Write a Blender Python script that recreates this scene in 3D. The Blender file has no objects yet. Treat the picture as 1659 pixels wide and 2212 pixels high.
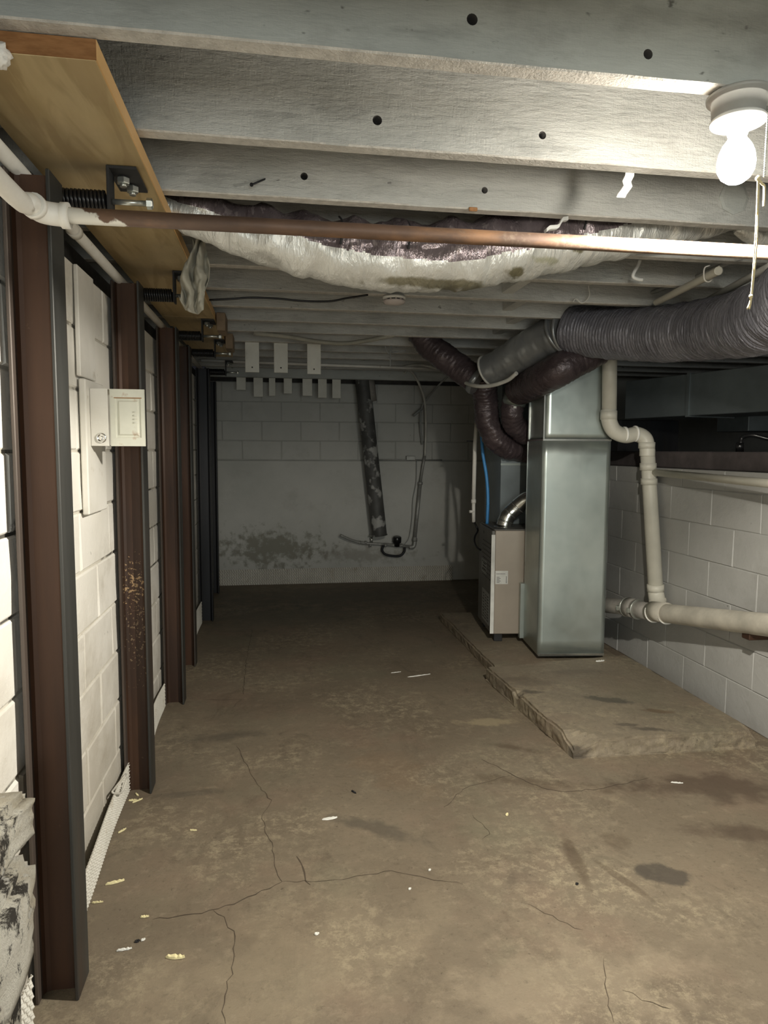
import bpy, bmesh, math, random
import numpy as np
from mathutils import Vector, Matrix, noise
random.seed(7)
SC = bpy.context.scene
COL = SC.collection
# ------------------------------------------------------------------ camera
W, H, F = 1659, 2212, 1500.0
PITCH, YAW, ROLL, EYE = .0892, .1558, .0054, 1.43
cp, sp, cy, sy, cr, sr = math.cos(PITCH), math.sin(PITCH), math.cos(YAW), math.sin(YAW), math.cos(ROLL), math.sin(ROLL)
fwd = Vector((sy*cp, cy*cp, -sp)); rt0 = Vector((cy, -sy, 0)); up0 = rt0.cross(fwd)
rt = cr*rt0 + sr*up0; up = -sr*rt0 + cr*up0
cam = bpy.data.cameras.new('camera'); cam.sensor_fit = 'HORIZONTAL'; cam.sensor_width = 36; cam.lens = 36*F/W
cam.clip_start = .02; cam.clip_end = 60
camo = bpy.data.objects.new('camera', cam); COL.objects.link(camo); SC.camera = camo
mt = Matrix((rt, up, -fwd)).transposed().to_4x4(); mt.translation = Vector((0, 0, EYE)); camo.matrix_world = mt
def at(px, py, X=None, Y=None, Z=None):
    "world point on the plane X=, Y= or Z= seen in direction (px,py) of the photograph: measuring only"
    d = rt*((px-W/2)/F) - up*((py-H/2)/F) + fwd
    if X is not None: t = X/d.x
    elif Y is not None: t = Y/d.y
    else: t = (Z-EYE)/d.z
    return Vector((d.x*t, d.y*t, EYE+d.z*t))
# ------------------------------------------------------------------ light + exposure
world = bpy.data.worlds.new('world'); SC.world = world; world.use_nodes = True
world.node_tree.nodes['Background'].inputs[0].default_value = (.01, .01, .012, 1)
world.node_tree.nodes['Background'].inputs[1].default_value = 1
SC.view_settings.view_transform = 'Standard'; SC.view_settings.look = 'None'
SC.view_settings.gamma = 1; SC.view_settings.use_curve_mapping = False
SC.view_settings.exposure = 0.0
BULB = (1.0, .94, .82); BULB_E = 210.0
# the bulb is an LED type: most of its light leaves the lower half of the dome
LX, LY = 1.0, 1.44
ld = bpy.data.lights.new('bulb_light', 'SPOT'); ld.energy = 195; ld.color = BULB; ld.spot_size = math.radians(178); ld.spot_blend = .25; ld.shadow_soft_size = .03
lo = bpy.data.objects.new('bulb_light', ld); COL.objects.link(lo); lo.location = (LX, LY, 1.98)
# added fill lamp before the closed wall behind the viewer, no opening there
ad = bpy.data.lights.new('rear_fill', 'AREA'); ad.shape = 'RECTANGLE'; ad.size = 2.4; ad.size_y = 1.5; ad.energy = 78; ad.color = (.95, 1.0, .97)
ao = bpy.data.objects.new('rear_fill', ad); COL.objects.link(ao); ao.location = (.6, -3.97, 1.25); ao.rotation_euler = (math.pi/2, 0, 0)
# ------------------------------------------------------------------ dimensions
JZ = EYE + .77           # underside of joists
JH, JT = .24, .046
JY = [1.412, 1.833, 2.23, 2.64, 3.07, 3.50, 3.92, 4.32, 4.72, 5.16, 5.56, 5.97, 6.38, 6.74]
WL, WR, YB, YF = -.64, 2.42, 7.40, -4.0
# ------------------------------------------------------------------ materials
def lin(c):
    return tuple(((v/255)/12.92 if v/255 <= .04045 else ((v/255+.055)/1.055)**2.4) for v in c)
class Mat:
    def __init__(s, name, rough=.7, metal=0., spec=.5):
        s.m = bpy.data.materials.new(name); s.m.use_nodes = True
        s.n = s.m.node_tree.nodes; s.l = s.m.node_tree.links
        s.b = s.n['Principled BSDF']; s.b.inputs['Roughness'].default_value = rough
        s.b.inputs['Metallic'].default_value = metal; s.b.inputs['Specular IOR Level'].default_value = spec
        s.g = s.n.new('ShaderNodeNewGeometry'); s.pos = s.g.outputs['Position']; s.col = None; s.hgt = None
    def map(s, sc=(1, 1, 1), src=None, rot=(0, 0, 0), loc=(0, 0, 0), typ='POINT'):
        n = s.n.new('ShaderNodeMapping'); n.vector_type = typ; n.inputs['Scale'].default_value = sc
        n.inputs['Rotation'].default_value = rot; n.inputs['Location'].default_value = loc
        s.l.new(src or s.pos, n.inputs[0]); return n.outputs[0]
    def noise(s, scale, detail=4, sc=(1, 1, 1), rough=.6, dist=0):
        n = s.n.new('ShaderNodeTexNoise'); n.inputs['Scale'].default_value = scale; n.inputs['Detail'].default_value = detail
        n.inputs['Roughness'].default_value = rough; n.inputs['Distortion'].default_value = dist
        s.l.new(s.map(sc), n.inputs[0]); return n.outputs[0]
    def rng(s, src, a, b, c=0., d=1., smooth=False):
        n = s.n.new('ShaderNodeMapRange'); n.interpolation_type = 'SMOOTHSTEP' if smooth else 'LINEAR'
        for i, v in zip((1, 2, 3, 4), (a, b, c, d)): n.inputs[i].default_value = v
        s.l.new(src, n.inputs[0]); return n.outputs[0]
    def math(s, op, a, b=None):
        n = s.n.new('ShaderNodeMath'); n.operation = op
        for i, v in enumerate((a, b)):
            if v is None: continue
            if isinstance(v, (int, float)): n.inputs[i].default_value = v
            else: s.l.new(v, n.inputs[i])
        return n.outputs[0]
    def mix(s, fac, a, b):
        n = s.n.new('ShaderNodeMix'); n.data_type = 'RGBA'
        for i, v in ((0, fac), (6, a), (7, b)):
            if isinstance(v, (int, float)): n.inputs[i].default_value = v
            elif isinstance(v, tuple): n.inputs[i].default_value = (*v[:3], 1)
            else: s.l.new(v, n.inputs[i])
        return n.outputs[2]
    def base(s, c1, c2, scale=3, detail=5, sc=(1, 1, 1), a=.35, b=.65):
        s.col = s.mix(s.rng(s.noise(scale, detail, sc), a, b), c1, c2); return s
    def layer(s, c, scale, a, b, amt=1., detail=5, sc=(1, 1, 1), rough=.6, dist=0):
        s.col = s.mix(s.rng(s.noise(scale, detail, sc, rough, dist), a, b, 0, amt), s.col, c); return s
    def stain(s, p, r, c, amt=1., ang=0., edge=.5, ns=9, nd=.5, off=0.):
        "a mark with a shape of its own at world place p, radii r"
        v = s.map((1/r[0], 1/r[1], 1/r[2]), None, (0, 0, 0), (0, 0, 0))
        sub = s.n.new('ShaderNodeVectorMath'); sub.operation = 'SUBTRACT'; s.l.new(s.pos, sub.inputs[0]); sub.inputs[1].default_value = p
        rot = s.n.new('ShaderNodeVectorRotate'); rot.rotation_type = 'Z_AXIS'; rot.inputs['Angle'].default_value = -ang; s.l.new(sub.outputs[0], rot.inputs['Vector'])
        v = s.map((1/r[0], 1/r[1], 1/r[2]), rot.outputs[0])
        ln = s.n.new('ShaderNodeVectorMath'); ln.operation = 'LENGTH'; s.l.new(v, ln.inputs[0])
        d = s.math('ADD', ln.outputs['Value'], s.rng(s.noise(ns, 5), .3, .7, -nd+off, nd+off))
        s.col = s.mix(s.rng(d, 1-edge, 1+edge*.3, amt, 0, True), s.col, c); return s
    def bump(s, src, strength=.3, dist=.01):
        n = s.n.new('ShaderNodeBump'); n.inputs['Strength'].default_value = strength; n.inputs['Distance'].default_value = dist
        s.l.new(src, n.inputs['Height'])
        if s.hgt: s.l.new(s.hgt, n.inputs['Normal'])
        s.hgt = n.outputs[0]; return s
    def done(s):
        if s.col is not None: s.l.new(s.col, s.b.inputs['Base Color'])
        if s.hgt: s.l.new(s.hgt, s.b.inputs['Normal'])
        return s.m
def plain(name, c, rough=.6, metal=0., var=.12, scale=8, bump=0., bs=40, spec=.5):
    m = Mat(name, rough, metal, spec); m.base(tuple(v*(1-var) for v in c), tuple(min(1, v*(1+var)) for v in c), scale)
    if bump: m.bump(m.noise(bs, 3), bump, .004)
    return m.done()
MT = {}
# painted joist timber
def joistmat(name, c1, c2, bs):
    m = Mat(name, .62)
    m.base(c1, c2, 2.2, 6, (1, 1, 2.5))
    m.layer((.10, .10, .095), 7, .62, .80, .55, 6, (.5, 2, 2.5))
    m.layer((.04, .035, .03), 30, .69, .76, .75, 3, (.6, 1, 1.3)); m.layer((.20, .195, .18), 2.6, .52, .70, .5, 7, (1, 1, 2), .7)
    m.bump(m.noise(38, 5, (.4, 1, 1.8), .7), bs, .009); m.bump(m.noise(140, 2, (1.6, 1, .3)), bs*.5, .003)
    return m.done()
MT['joist'] = joistmat('painted_joist_timber', (.44, .445, .42), (.60, .60, .57), .8)
MT['joist_grey'] = joistmat('grey_painted_joist_timber', (.40, .42, .40), (.52, .54, .51), .3)
MT['joist_cut'] = plain('rough_painted_edge', (.52, .50, .46), .8, 0, .15, 30, .8, 120)
m = Mat('dark_subfloor', .9); m.base((.05, .045, .04), (.10, .095, .09), 4, 5, (1, 6, 1)); MT['subfloor'] = m.done()
# blocks
def blockmat(name, c1, c2, dirt, amt, bs=.35):
    m = Mat(name, .75)
    m.base(c1, c2, 1.7, 5); m.layer(dirt, 3.1, .55, .75, amt, 6, (1, 1, 1.3), .7)
    m.layer((.09, .075, .05), 26, .70, .78, .55, 4)
    m.bump(m.noise(24, 6, rough=.7), bs, .008); m.bump(m.noise(110, 3), bs*.6, .003)
    return m
m = blockmat('cream_painted_block', (.80, .775, .71), (.90, .88, .83), (.44, .40, .32), .5)
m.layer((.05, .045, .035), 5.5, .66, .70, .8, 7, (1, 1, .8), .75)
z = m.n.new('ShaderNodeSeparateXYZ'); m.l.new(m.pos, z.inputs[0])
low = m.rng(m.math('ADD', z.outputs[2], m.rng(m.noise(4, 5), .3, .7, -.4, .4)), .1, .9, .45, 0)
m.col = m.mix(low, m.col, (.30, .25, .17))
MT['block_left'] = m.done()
MT['block_right'] = blockmat('grey_white_painted_block', (.40, .40, .385), (.47, .47, .455), (.30, .29, .27), .5).done()
m = blockmat('grey_painted_back_wall', (.44, .445, .415), (.52, .52, .49), (.34, .335, .305), .5, .25)
m.stain((-.05, YB, .38), (.55, .3, .2), (.17, .165, .12), .75, 0, .7, 14, .7)
m.stain((.9, YB, .30), (.6, .3, .1), (.22, .20, .16), .5, 0, .7, 14, .7)
MT['block_back'] = m.done()
m = Mat('broken_parging', .9); m.base((.90, .87, .77), (.66, .58, .42), 7, 7, a=.48, b=.68)
m.layer((.30, .21, .11), 5, .54, .66, .7, 8, (1, 1, .7), .75); m.layer((.03, .024, .018), 5, .525, .57, .97, 9, (1, 1, .8), .8); m.layer((.85, .83, .76), 14, .60, .64, .9, 6)
m.bump(m.noise(40, 8, rough=.8), 1., .02); MT['parging'] = m.done()
m = Mat('mortar', .9); m.base((.33, .31, .27), (.45, .43, .38), 12); MT['mortar'] = m.done()
m = Mat('mortar_left', .9); m.base((.55, .52, .45), (.68, .65, .58), 6); m.layer((.03, .026, .02), 3.5, .52, .60, .9); MT['mortar_left'] = m.done()
m = Mat('mortar_grey', .9); m.base((.34, .34, .32), (.42, .42, .40), 6); MT['mortar_grey'] = m.done()
m = Mat('mortar_back', .9); m.base((.34, .34, .315), (.44, .44, .41), 6); MT['mortar_back'] = m.done()
MT['rough_dark'] = plain('dark_masonry', (.07, .065, .06), .95, 0, .3, 9, .6, 20)
# floor
def concrete(name, c1, c2, c3):
    m = Mat(name, .62, 0, .35)
    m.base(c1, c2, 1.1, 7, a=.3, b=.7)
    m.layer(c3, 2.3, .5, .72, .55, 8, (1, 1, 1), .65, .6)
    m.layer(tuple(v*.42 for v in c1), 3.1, .54, .72, .6, 9, (1.5, .8, 1), .75, .8)
    spk = m.rng(m.noise(20, 9, rough=.85), .49, .58, 0, 1); zone = m.rng(m.noise(1.5, 4), .46, .60, 0, .8)
    m.col = m.mix(m.math('MULTIPLY', spk, zone), m.col, (.36, .305, .21))
    m.layer(tuple(v*1.45 for v in c2), 16, .54, .66, .45, 8, (1, 1, 1), .8); m.layer(tuple(v*.55 for v in c1), 38, .54, .70, .5, 6, (1, 1, 1), .8)
    m.layer((.24, .165, .12), 1.7, .52, .66, .35, 5); m.layer((.20, .19, .13), 1.3, .54, .68, .4, 5, (1.3, 1, 1))
    m.layer(tuple(v*.35 for v in c1), 60, .64, .74, .7, 4)
    m.layer(tuple(v*.5 for v in c1), 9, .64, .74, .55, 7, (1, 1, 1), .75, .5)
    m.bump(m.noise(9, 8, rough=.7), .4, .012); m.bump(m.noise(60, 5, rough=.7), .4, .004)
    return m
m = concrete('stained_concrete_floor', (.155, .122, .086), (.225, .188, .135), (.24, .185, .13))
BR = (.095, .068, .045); DG = (.085, .075, .06)
def fl(px, py): return tuple(at(px, py, Z=0))
for (px, py, rx, ry, c, a, ang, e, nd) in [
    (1440, 1888, .10, .065, (.07, .06, .05), .8, -.4, .3, .5), (820, 1790, .22, .05, DG, .6, -.6, .6, .6), (480, 1590, .22, .06, DG, .55, .1, .7, .5),
    (400, 1715, .20, .03, DG, .45, .0, .6, .5), (1240, 1850, .03, .20, BR, .6, -.15, .5, .4), (1345, 1900, .018, .13, BR, .5, .35, .3, .15),
    (1330, 1815, .055, .06, BR, .4, 0, .6, .4), (1560, 1700, .45, .13, (.08, .055, .04), .7, -.25, .7, .6), (1600, 1800, .28, .06, (.08, .055, .04), .6, -.3, .7, .6),
    (1110, 1615, .12, .04, BR, .6, -.5, .6, .6), (1060, 1560, .16, .05, (.42, .35, .22), .5, 0, .5, .7), (1150, 1690, .28, .05, BR, .5, -.35, .7, .6),
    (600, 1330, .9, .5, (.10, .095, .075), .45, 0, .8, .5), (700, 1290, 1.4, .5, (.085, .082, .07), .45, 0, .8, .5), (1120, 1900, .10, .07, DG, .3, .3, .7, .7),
    (840, 1660, .16, .3, (.20, .14, .09), .45, .3, .8, .5), (1250, 2120, .42, .16, (.34, .28, .20), .40, .2, .8, .9), (640, 2080, .5, .25, (.35, .29, .2), .3, .2, .8, .6)]:
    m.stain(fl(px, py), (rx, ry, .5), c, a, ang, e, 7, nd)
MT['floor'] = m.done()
m = concrete('stained_concrete_pad', (.20, .165, .12), (.27, .23, .17), (.30, .25, .18))
def sl(px, py): return tuple(at(px, py, Z=.09))
for (px, py, rx, ry, c, a, ang, e) in [(1322, 1512, .13, .05, (.085, .08, .065), .75, -.5, .35), (1140, 1492, .07, .04, DG, .7, -.3, .5), (1250, 1450, .3, .05, (.16, .13, .1), .5, 0, .7),
    (1410, 1575, .1, .03, (.07, .06, .05), .7, -.3, .5), (1355, 1565, .07, .02, (.07, .06, .05), .6, -.3, .5), (1420, 1535, .09, .03, (.13, .08, .045), .6, -.3, .5),
    (1550, 1592, .2, .03, (.10, .09, .07), .6, 0, .5), (1240, 1600, .1, .04, (.07, .06, .05), .7, -.3, .4), (1120, 1470, .2, .09, (.15, .12, .09), .5, -.3, .7), (1420, 1610, .22, .02, (.44, .34, .20), .7, 0, .6), (1290, 1622, .1, .02, (.46, .40, .28), .7, 0, .6)]:
    m.stain(sl(px, py), (rx, ry, .2), c, a, ang, e, 9, .5)
MT['slab'] = m.done()
MT['crack'] = plain('crack_dirt', (.085, .064, .045), .95)
# steel
def steel(name, c1, c2, c3, metal=.35, rough=.5):
    m = Mat(name, rough, metal); m.base(c1, c2, 6, 4, (1, 1, .12)); m.layer(c3, 3, .5, .68, .7, 5, (2.5, 2.5, .25)); m.layer((.16, .11, .07), 40, .72, .8, .5, 3)
    m.bump(m.noise(60, 3, (1, 1, .3)), .12, .003); return m
MT['rust'] = steel('brown_rusted_steel', (.045, .024, .016), (.088, .042, .023), (.03, .021, .017)).done()
m = steel('speckled_rusted_steel', (.045, .024, .016), (.085, .042, .023), (.03, .021, .017))
p = at(290, 1265, Y=2.92); m.stain(tuple(p), (.05, .2, .09), (.42, .28, .15), .9, 0, .1, 75, 2.2, 1.1); m.stain(tuple(p+Vector((0, 0, -.2))), (.05, .2, .16), (.36, .26, .16), .6, 0, .1, 95, 2.6, 1.8)
MT['rust_spots'] = m.done()
MT['mill'] = steel('blue_black_mill_steel', (.032, .033, .031), (.062, .062, .058), (.065, .042, .03), .3, .5).done()
MT['mill_edge'] = steel('brown_grey_steel_edge', (.07, .056, .048), (.12, .095, .08), (.06, .036, .024), .3, .5).done()
MT['dark_steel'] = steel('dark_painted_steel', (.012, .014, .018), (.03, .03, .034), (.02, .016, .014), .3, .5).done()
MT['black'] = plain('black_gloss_coating', (.012, .012, .013), .28, 0, .2, 10)
MT['black_matt'] = plain('black_matt', (.02, .02, .021), .7)
MT['zinc'] = plain('zinc_plated_steel', (.60, .62, .58), .3, .85, .1, 30)
MT['chrome'] = plain('bright_chrome', (.8, .8, .78), .15, 1, .05)
# plank
m = Mat('new_pine_plank', .55)
m.base((.46, .345, .17), (.60, .47, .26), 5, 5, (2.2, .35, 1)); m.layer((.33, .225, .10), 4.5, .50, .60, .5, 3, (3, .35, 1), .5, 1.5)
m.layer((.30, .24, .15), 1.6, .45, .7, .55, 5); m.bump(m.noise(30, 3, (2, .3, 1)), .1, .003); MT['pine'] = m.done()
m = Mat('pine_end_grain', .7); m.base((.26, .115, .035), (.36, .17, .06), 30, 3, (1, 1, 5)); MT['pine_end'] = m.done()
m = Mat('pine_cut_edge', .6); m.base((.62, .38, .15), (.75, .48, .22), 8, 4, (1, .2, 1)); MT['pine_edge'] = m.done()
m = Mat('old_block_wood', .7); m.base((.20, .14, .09), (.30, .22, .14), 12, 4); MT['brown_wood'] = m.done()
m = Mat('white_painted_wood', .6); m.base((.66, .65, .58), (.78, .77, .70), 5); m.layer((.25, .22, .17), 9, .66, .76, .5, 6, (1, 1, .4)); m.bump(m.noise(40, 4, (1, 1, .25)), .2, .004); MT['white_wood'] = m.done()
m = Mat('white_wall_board', .65); m.base((.72, .70, .64), (.82, .80, .75), 4); m.layer((.36, .30, .2), 12, .64, .76, .6, 6); m.bump(m.noise(30, 4), .25, .004); MT['board'] = m.done()
# pipes
m = Mat('white_painted_iron', .5); m.base((.74, .72, .66), (.84, .82, .77), 9); m.layer((.30, .22, .15), 18, .68, .76, .6, 4); MT['white_iron'] = m.done()
m = Mat('rusty_iron_pipe', .55, .15); m.base((.10, .062, .045), (.17, .10, .065), 12, 4, (.5, 1, 1)); m.layer((.40, .21, .10), 10, .50, .66, .6, 6, (.4, 1, 1))
sx = m.n.new('ShaderNodeSeparateXYZ'); m.l.new(m.pos, sx.inputs[0])
r = m.math('ADD', sx.outputs[0], m.rng(m.noise(26, 6, rough=.8), .3, .7, -.55, .55)); m.col = m.mix(m.rng(r, .62, 1.25, 0, .85), m.col, (.24, .185, .135))
q = m.math('ADD', sx.outputs[0], m.rng(m.noise(22, 4), .3, .7, -.06, .06)); q = m.math('ADD', q, m.math('MULTIPLY', sx.outputs[2], 3.2))
m.col = m.mix(m.rng(q, 5.78, 5.80, 1, 0), m.col, (.78, .76, .70))
MT['rust_pipe'] = m.done()
MT['pvc'] = plain('cream_pvc', (.60, .58, .50), .42, 0, .08, 5)
MT['pvc_dirty'] = plain('dusty_pvc', (.50, .47, .40), .6, 0, .18, 7)
MT['pvc_white'] = plain('white_solvent_ring', (.86, .85, .80), .4)
m = Mat('patchy_grey_stack', .6); m.base((.055, .055, .052), (.10, .10, .095), 6); m.layer((.42, .42, .40), 6.5, .55, .63, .9, 3); MT['stack'] = m.done()
m = Mat('cast_iron_dusty', .7, .2); m.base((.22, .21, .19), (.33, .31, .28), 14); m.bump(m.noise(60, 4), .3, .004); MT['cast'] = m.done()
m = Mat('grey_metal_pipe', .5, .4); m.base((.30, .30, .28), (.42, .42, .40), 14); MT['greypipe'] = m.done()
# ducts
m = Mat('mauve_foil_facing', .24, .6); m.base((.20, .16, .17), (.30, .25, .26), 6, 4, (1.5, 1, 1)); m.layer((.52, .45, .44), 30, .60, .63, .5, 2, (1.5, 1, .4))
m.bump(m.noise(20, 5, (1.8, 1, .5), .65), .8, .012); m.bump(m.noise(60, 3, (2, 1, .6)), .5, .005); MT['foil_mauve'] = m.done()
m = Mat('silver_foil_underside', .38, .45); m.base((.66, .66, .62), (.82, .82, .78), 4)
m.stain(tuple(at(1225, 552, Y=2.45)), (.035, .2, .02), (.16, .14, .06), .9, 0, .4, 20, .4); m.stain(tuple(at(1105, 595, Y=2.42)), (.04, .2, .015), (.16, .14, .06), .9, 0, .4, 20, .4)
m.stain(tuple(at(960, 618, Y=2.42)), (.34, .2, .013), (.20, .18, .10), .85, 0, .5, 12, .4); m.stain(tuple(at(1160, 575, Y=2.45)), (.06, .2, .012), (.40, .40, .25), .7, 0, .5, 12, .5)
m.bump(m.noise(13, 5, (2.2, 1, .6), .6, .4), .75, .018); m.bump(m.noise(45, 4, (2, 1, .7)), .4, .005); MT['foil_silver'] = m.done()
m = Mat('grey_ribbed_film', .32, .30); m.base((.19, .19, .225), (.27, .27, .31), 5); m.bump(m.noise(42, 4, (1, 1.4, .35), .6, .6), .8, .01); MT['flex'] = m.done()
m = Mat('grey_sleeve_film', .28, .45); m.base((.24, .25, .26), (.34, .35, .35), 3); m.bump(m.noise(9, 3), .25, .01); MT['sleeve'] = m.done()
m = Mat('dark_mauve_flex_film', .28, .30); m.base((.065, .048, .052), (.11, .085, .09), 6); m.bump(m.noise(24, 5, (1, 1, 1.2), .6, .5), .7, .01); MT['flex_dark'] = m.done()
m = Mat('galvanised_sheet', .36, .75); m.base((.38, .43, .41), (.47, .52, .49), 3.4, 3, (1, 1, 1)); m.layer((.56, .60, .57), 2.2, .5, .7, .4, 3, (1.5, 1, .6)); m.layer((.25, .28, .27), 1.7, .56, .75, .5, 4)
rr = m.rng(m.noise(3, 4), .3, .7, .28, .5); m.l.new(rr, m.b.inputs['Roughness']); m.bump(m.noise(2.2, 2), .08, .02); MT['galv'] = m.done()
MT['galv_bright'] = plain('bright_galvanised_pipe', (.62, .63, .60), .22, .95, .12, 9)
MT['galv_dark'] = plain('dull_grey_duct_sheet', (.20, .23, .24), .5, .5, .15, 3)
MT['furn_tan'] = plain('tan_steel_cabinet', (.40, .345, .285), .35, .35, .06, 3)
MT['furn_dark'] = plain('dark_grey_cabinet_door', (.17, .167, .155), .5, .2, .1, 6)
MT['paper'] = plain('white_sticker', (.75, .75, .71), .6)
MT['grey_paper'] = plain('grey_sticker', (.36, .37, .36), .6)
MT['ink'] = plain('sticker_ink', (.05, .05, .05), .7)
m = Mat('dimpled_membrane', .5); m.base((.58, .56, .50), (.70, .68, .62), 5); m.layer((.35, .28, .18), 11, .56, .74, .6, 6); MT['membrane'] = m.done(); MT['membrane_valley'] = plain('membrane_valley_shade', (.30, .275, .23), .7)  # darker valley colour paints in the groove shade between dimples
m = Mat('grey_rag', .9); m.base((.30, .29, .24), (.44, .42, .35), 6); m.bump(m.noise(120, 2), .2, .002); MT['cloth'] = m.done()
MT['porcelain'] = plain('white_porcelain', (.85, .85, .82), .25)
MT['box_paint'] = plain('white_painted_metal_box', (.36, .36, .34), .45, 0, .1, 10)
m = Mat('cream_box_door', .45); m.base((.62, .62, .53), (.72, .72, .62), 7); m.layer((.34, .15, .05), 14, .63, .72, .7, 5); MT['door_paint'] = m.done()
MT['rust_stain'] = plain('rust_stain', (.34, .17, .07), .8, 0, .3, 30)
MT['cable_white'] = plain('white_cable', (.60, .59, .54), .5)
MT['cable_grey'] = plain('grey_cable', (.30, .31, .30), .5)
MT['blue'] = plain('blue_tube', (.05, .27, .62), .4)
MT['cord'] = plain('yellowed_cord', (.70, .60, .36), .8)
MT['chip'] = plain('yellow_foam_chip', (.80, .72, .42), .8, 0, .12, 40)
MT['chip_white'] = plain('white_paint_chip', (.85, .85, .80), .7)
MT['foam'] = plain('white_foam', (.85, .83, .78), .8, 0, .08, 20, .6, 60)
MT['pink_plastic'] = plain('off_white_plastic', (.62, .56, .54), .4)
MT['soil'] = plain('crawlspace_soil', (.075, .062, .062), .95, 0, .3, 5, .8, 14)
def emis(name, c, e):
    m = bpy.data.materials.new(name); m.use_nodes = True; b = m.node_tree.nodes['Principled BSDF']
    b.inputs['Base Color'].default_value = (.9, .9, .9, 1); b.inputs['Emission Color'].default_value = (*c, 1); b.inputs['Emission Strength'].default_value = e; return m
MT['bulb'] = emis('lit_bulb_glass', BULB, BULB_E)
# ------------------------------------------------------------------ mesh helpers
class MB:
    def __init__(s): s.v = []; s.f = []; s.mi = []; s.sm = []
    def add(s, v, f, mi=0, sm=False):
        o = len(s.v); s.v += [tuple(p) for p in v]; s.f += [tuple(i+o for i in q) for q in f]; s.mi += [mi]*len(f); s.sm += [sm]*len(f); return s
    def box(s, a, b, mi=0, M=None):
        (x0, y0, z0), (x1, y1, z1) = a, b
        x0, x1 = min(x0, x1), max(x0, x1); y0, y1 = min(y0, y1), max(y0, y1); z0, z1 = min(z0, z1), max(z0, z1)
        v = [Vector(p) for p in ((x0, y0, z0), (x1, y0, z0), (x1, y1, z0), (x0, y1, z0), (x0, y0, z1), (x1, y0, z1), (x1, y1, z1), (x0, y1, z1))]
        if M: v = [M @ p for p in v]
        return s.add(v, [(3, 2, 1, 0), (4, 5, 6, 7), (0, 1, 5, 4), (1, 2, 6, 5), (2, 3, 7, 6), (3, 0, 4, 7)], mi)
    def bbox(s, a, b, c=.004, mi=0, M=None):
        "box with chamfered edges"
        bm = bmesh.new(); bmesh.ops.create_cube(bm, size=1)
        for v in bm.verts: v.co = Vector([(a[i]+b[i])/2 + v.co[i]*abs(b[i]-a[i]) for i in range(3)])
        bmesh.ops.bevel(bm, geom=bm.edges[:], offset=c, segments=1, affect='EDGES'); s.bm(bm, mi, False, M); return s
    def bm(s, bm, mi=0, sm=False, M=None):
        bm.verts.ensure_lookup_table()
        v = [(M @ p.co) if M else p.co.copy() for p in bm.verts]; s.add(v, [[q.index for q in f.verts] for f in bm.faces], mi, sm); bm.free()
    def tube(s, pts, r, n=16, mi=0, cap=True, rf=None, closed_ends=True, sm=True, ref=None):
        pts = [Vector(p) for p in pts]; N = len(pts); T = []
        for i in range(N):
            t = (pts[min(i+1, N-1)]-pts[max(i-1, 0)]); T.append(t.normalized())
        u = (ref or Vector((0, 0, 1))); u = (u - T[0]*u.dot(T[0]))
        if u.length < .1: u = Vector((1, 0, 0)) - T[0]*T[0].x
        u.normalize(); V = []
        for i in range(N):
            u = u - T[i]*u.dot(T[i]); u.normalize(); w = T[i].cross(u)
            for k in range(n):
                a = 2*math.pi*k/n; rr = (r[i] if isinstance(r, (list, tuple)) else r)
                if rf: rr = rf(rr, i, N, a)
                V.append(pts[i] + u*(math.cos(a)*rr) + w*(math.sin(a)*rr))
        Fc = [(i*n+k, i*n+(k+1) % n, (i+1)*n+(k+1) % n, (i+1)*n+k) for i in range(N-1) for k in range(n)]
        s.add(V, Fc, mi, sm)
        if cap: o = len(s.v)-len(V); s.f += [tuple(o+k for k in reversed(range(n))), tuple(o+(N-1)*n+k for k in range(n))]; s.mi += [mi]*2; s.sm += [False]*2
        return s
    def lathe(s, prof, c, ax=(0, 0, 1), n=24, mi=0, sm=True):
        "prof: list of (radius, distance along axis)"
        ax = Vector(ax).normalized(); c = Vector(c); pts = []
        u = ax.orthogonal().normalized(); w = ax.cross(u); V = []
        for r, t in prof:
            for k in range(n):
                a = 2*math.pi*k/n; V.append(c + ax*t + u*(math.cos(a)*r) + w*(math.sin(a)*r))
        Fc = [(i*n+k, i*n+(k+1) % n, (i+1)*n+(k+1) % n, (i+1)*n+k) for i in range(len(prof)-1) for k in range(n)]
        s.add(V, Fc, mi, sm); o = len(s.v)-len(V)
        s.f += [tuple(o+k for k in reversed(range(n))), tuple(o+(len(prof)-1)*n+k for k in range(n))]; s.mi += [mi]*2; s.sm += [False]*2
        return s
    def prism(s, poly, z0, z1, mi=0):
        n = len(poly); V = [(x, y, z0) for x, y in poly] + [(x, y, z1) for x, y in poly]
        return s.add(V, [tuple(reversed(range(n))), tuple(range(n, 2*n))] + [(i, (i+1) % n, n+(i+1) % n, n+i) for i in range(n)], mi)
    def mesh(s, name, mats):
        me = bpy.data.meshes.new(name); me.from_pydata(s.v, [], s.f)
        for m in (mats if isinstance(mats, (list, tuple)) else [mats]): me.materials.append(MT[m])
        me.polygons.foreach_set('material_index', s.mi); me.polygons.foreach_set('use_smooth', s.sm); me.update()
        bm = bmesh.new(); bm.from_mesh(me); bmesh.ops.recalc_face_normals(bm, faces=bm.faces); bm.to_mesh(me); bm.free()
        return me
    def obj(s, name, mats, parent=None):
        return link(name, s.mesh(name, mats), parent)
def link(name, me, parent=None, loc=None):
    o = bpy.data.objects.new(name, me); COL.objects.link(o)
    if parent: o.parent = parent; o.matrix_parent_inverse = Matrix.Translation(-parent.location)
    if loc is not None: o.location = loc
    return o
def tag(o, label, cat, group=None):
    o['label'] = label; o['category'] = cat
    if group: o['group'] = group
    return o
def thing(name, label, cat, loc=(0, 0, 0), group=None):
    o = bpy.data.objects.new(name, None); COL.objects.link(o); o.location = loc; o.empty_display_size = .05
    return tag(o, label, cat, group)
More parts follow.
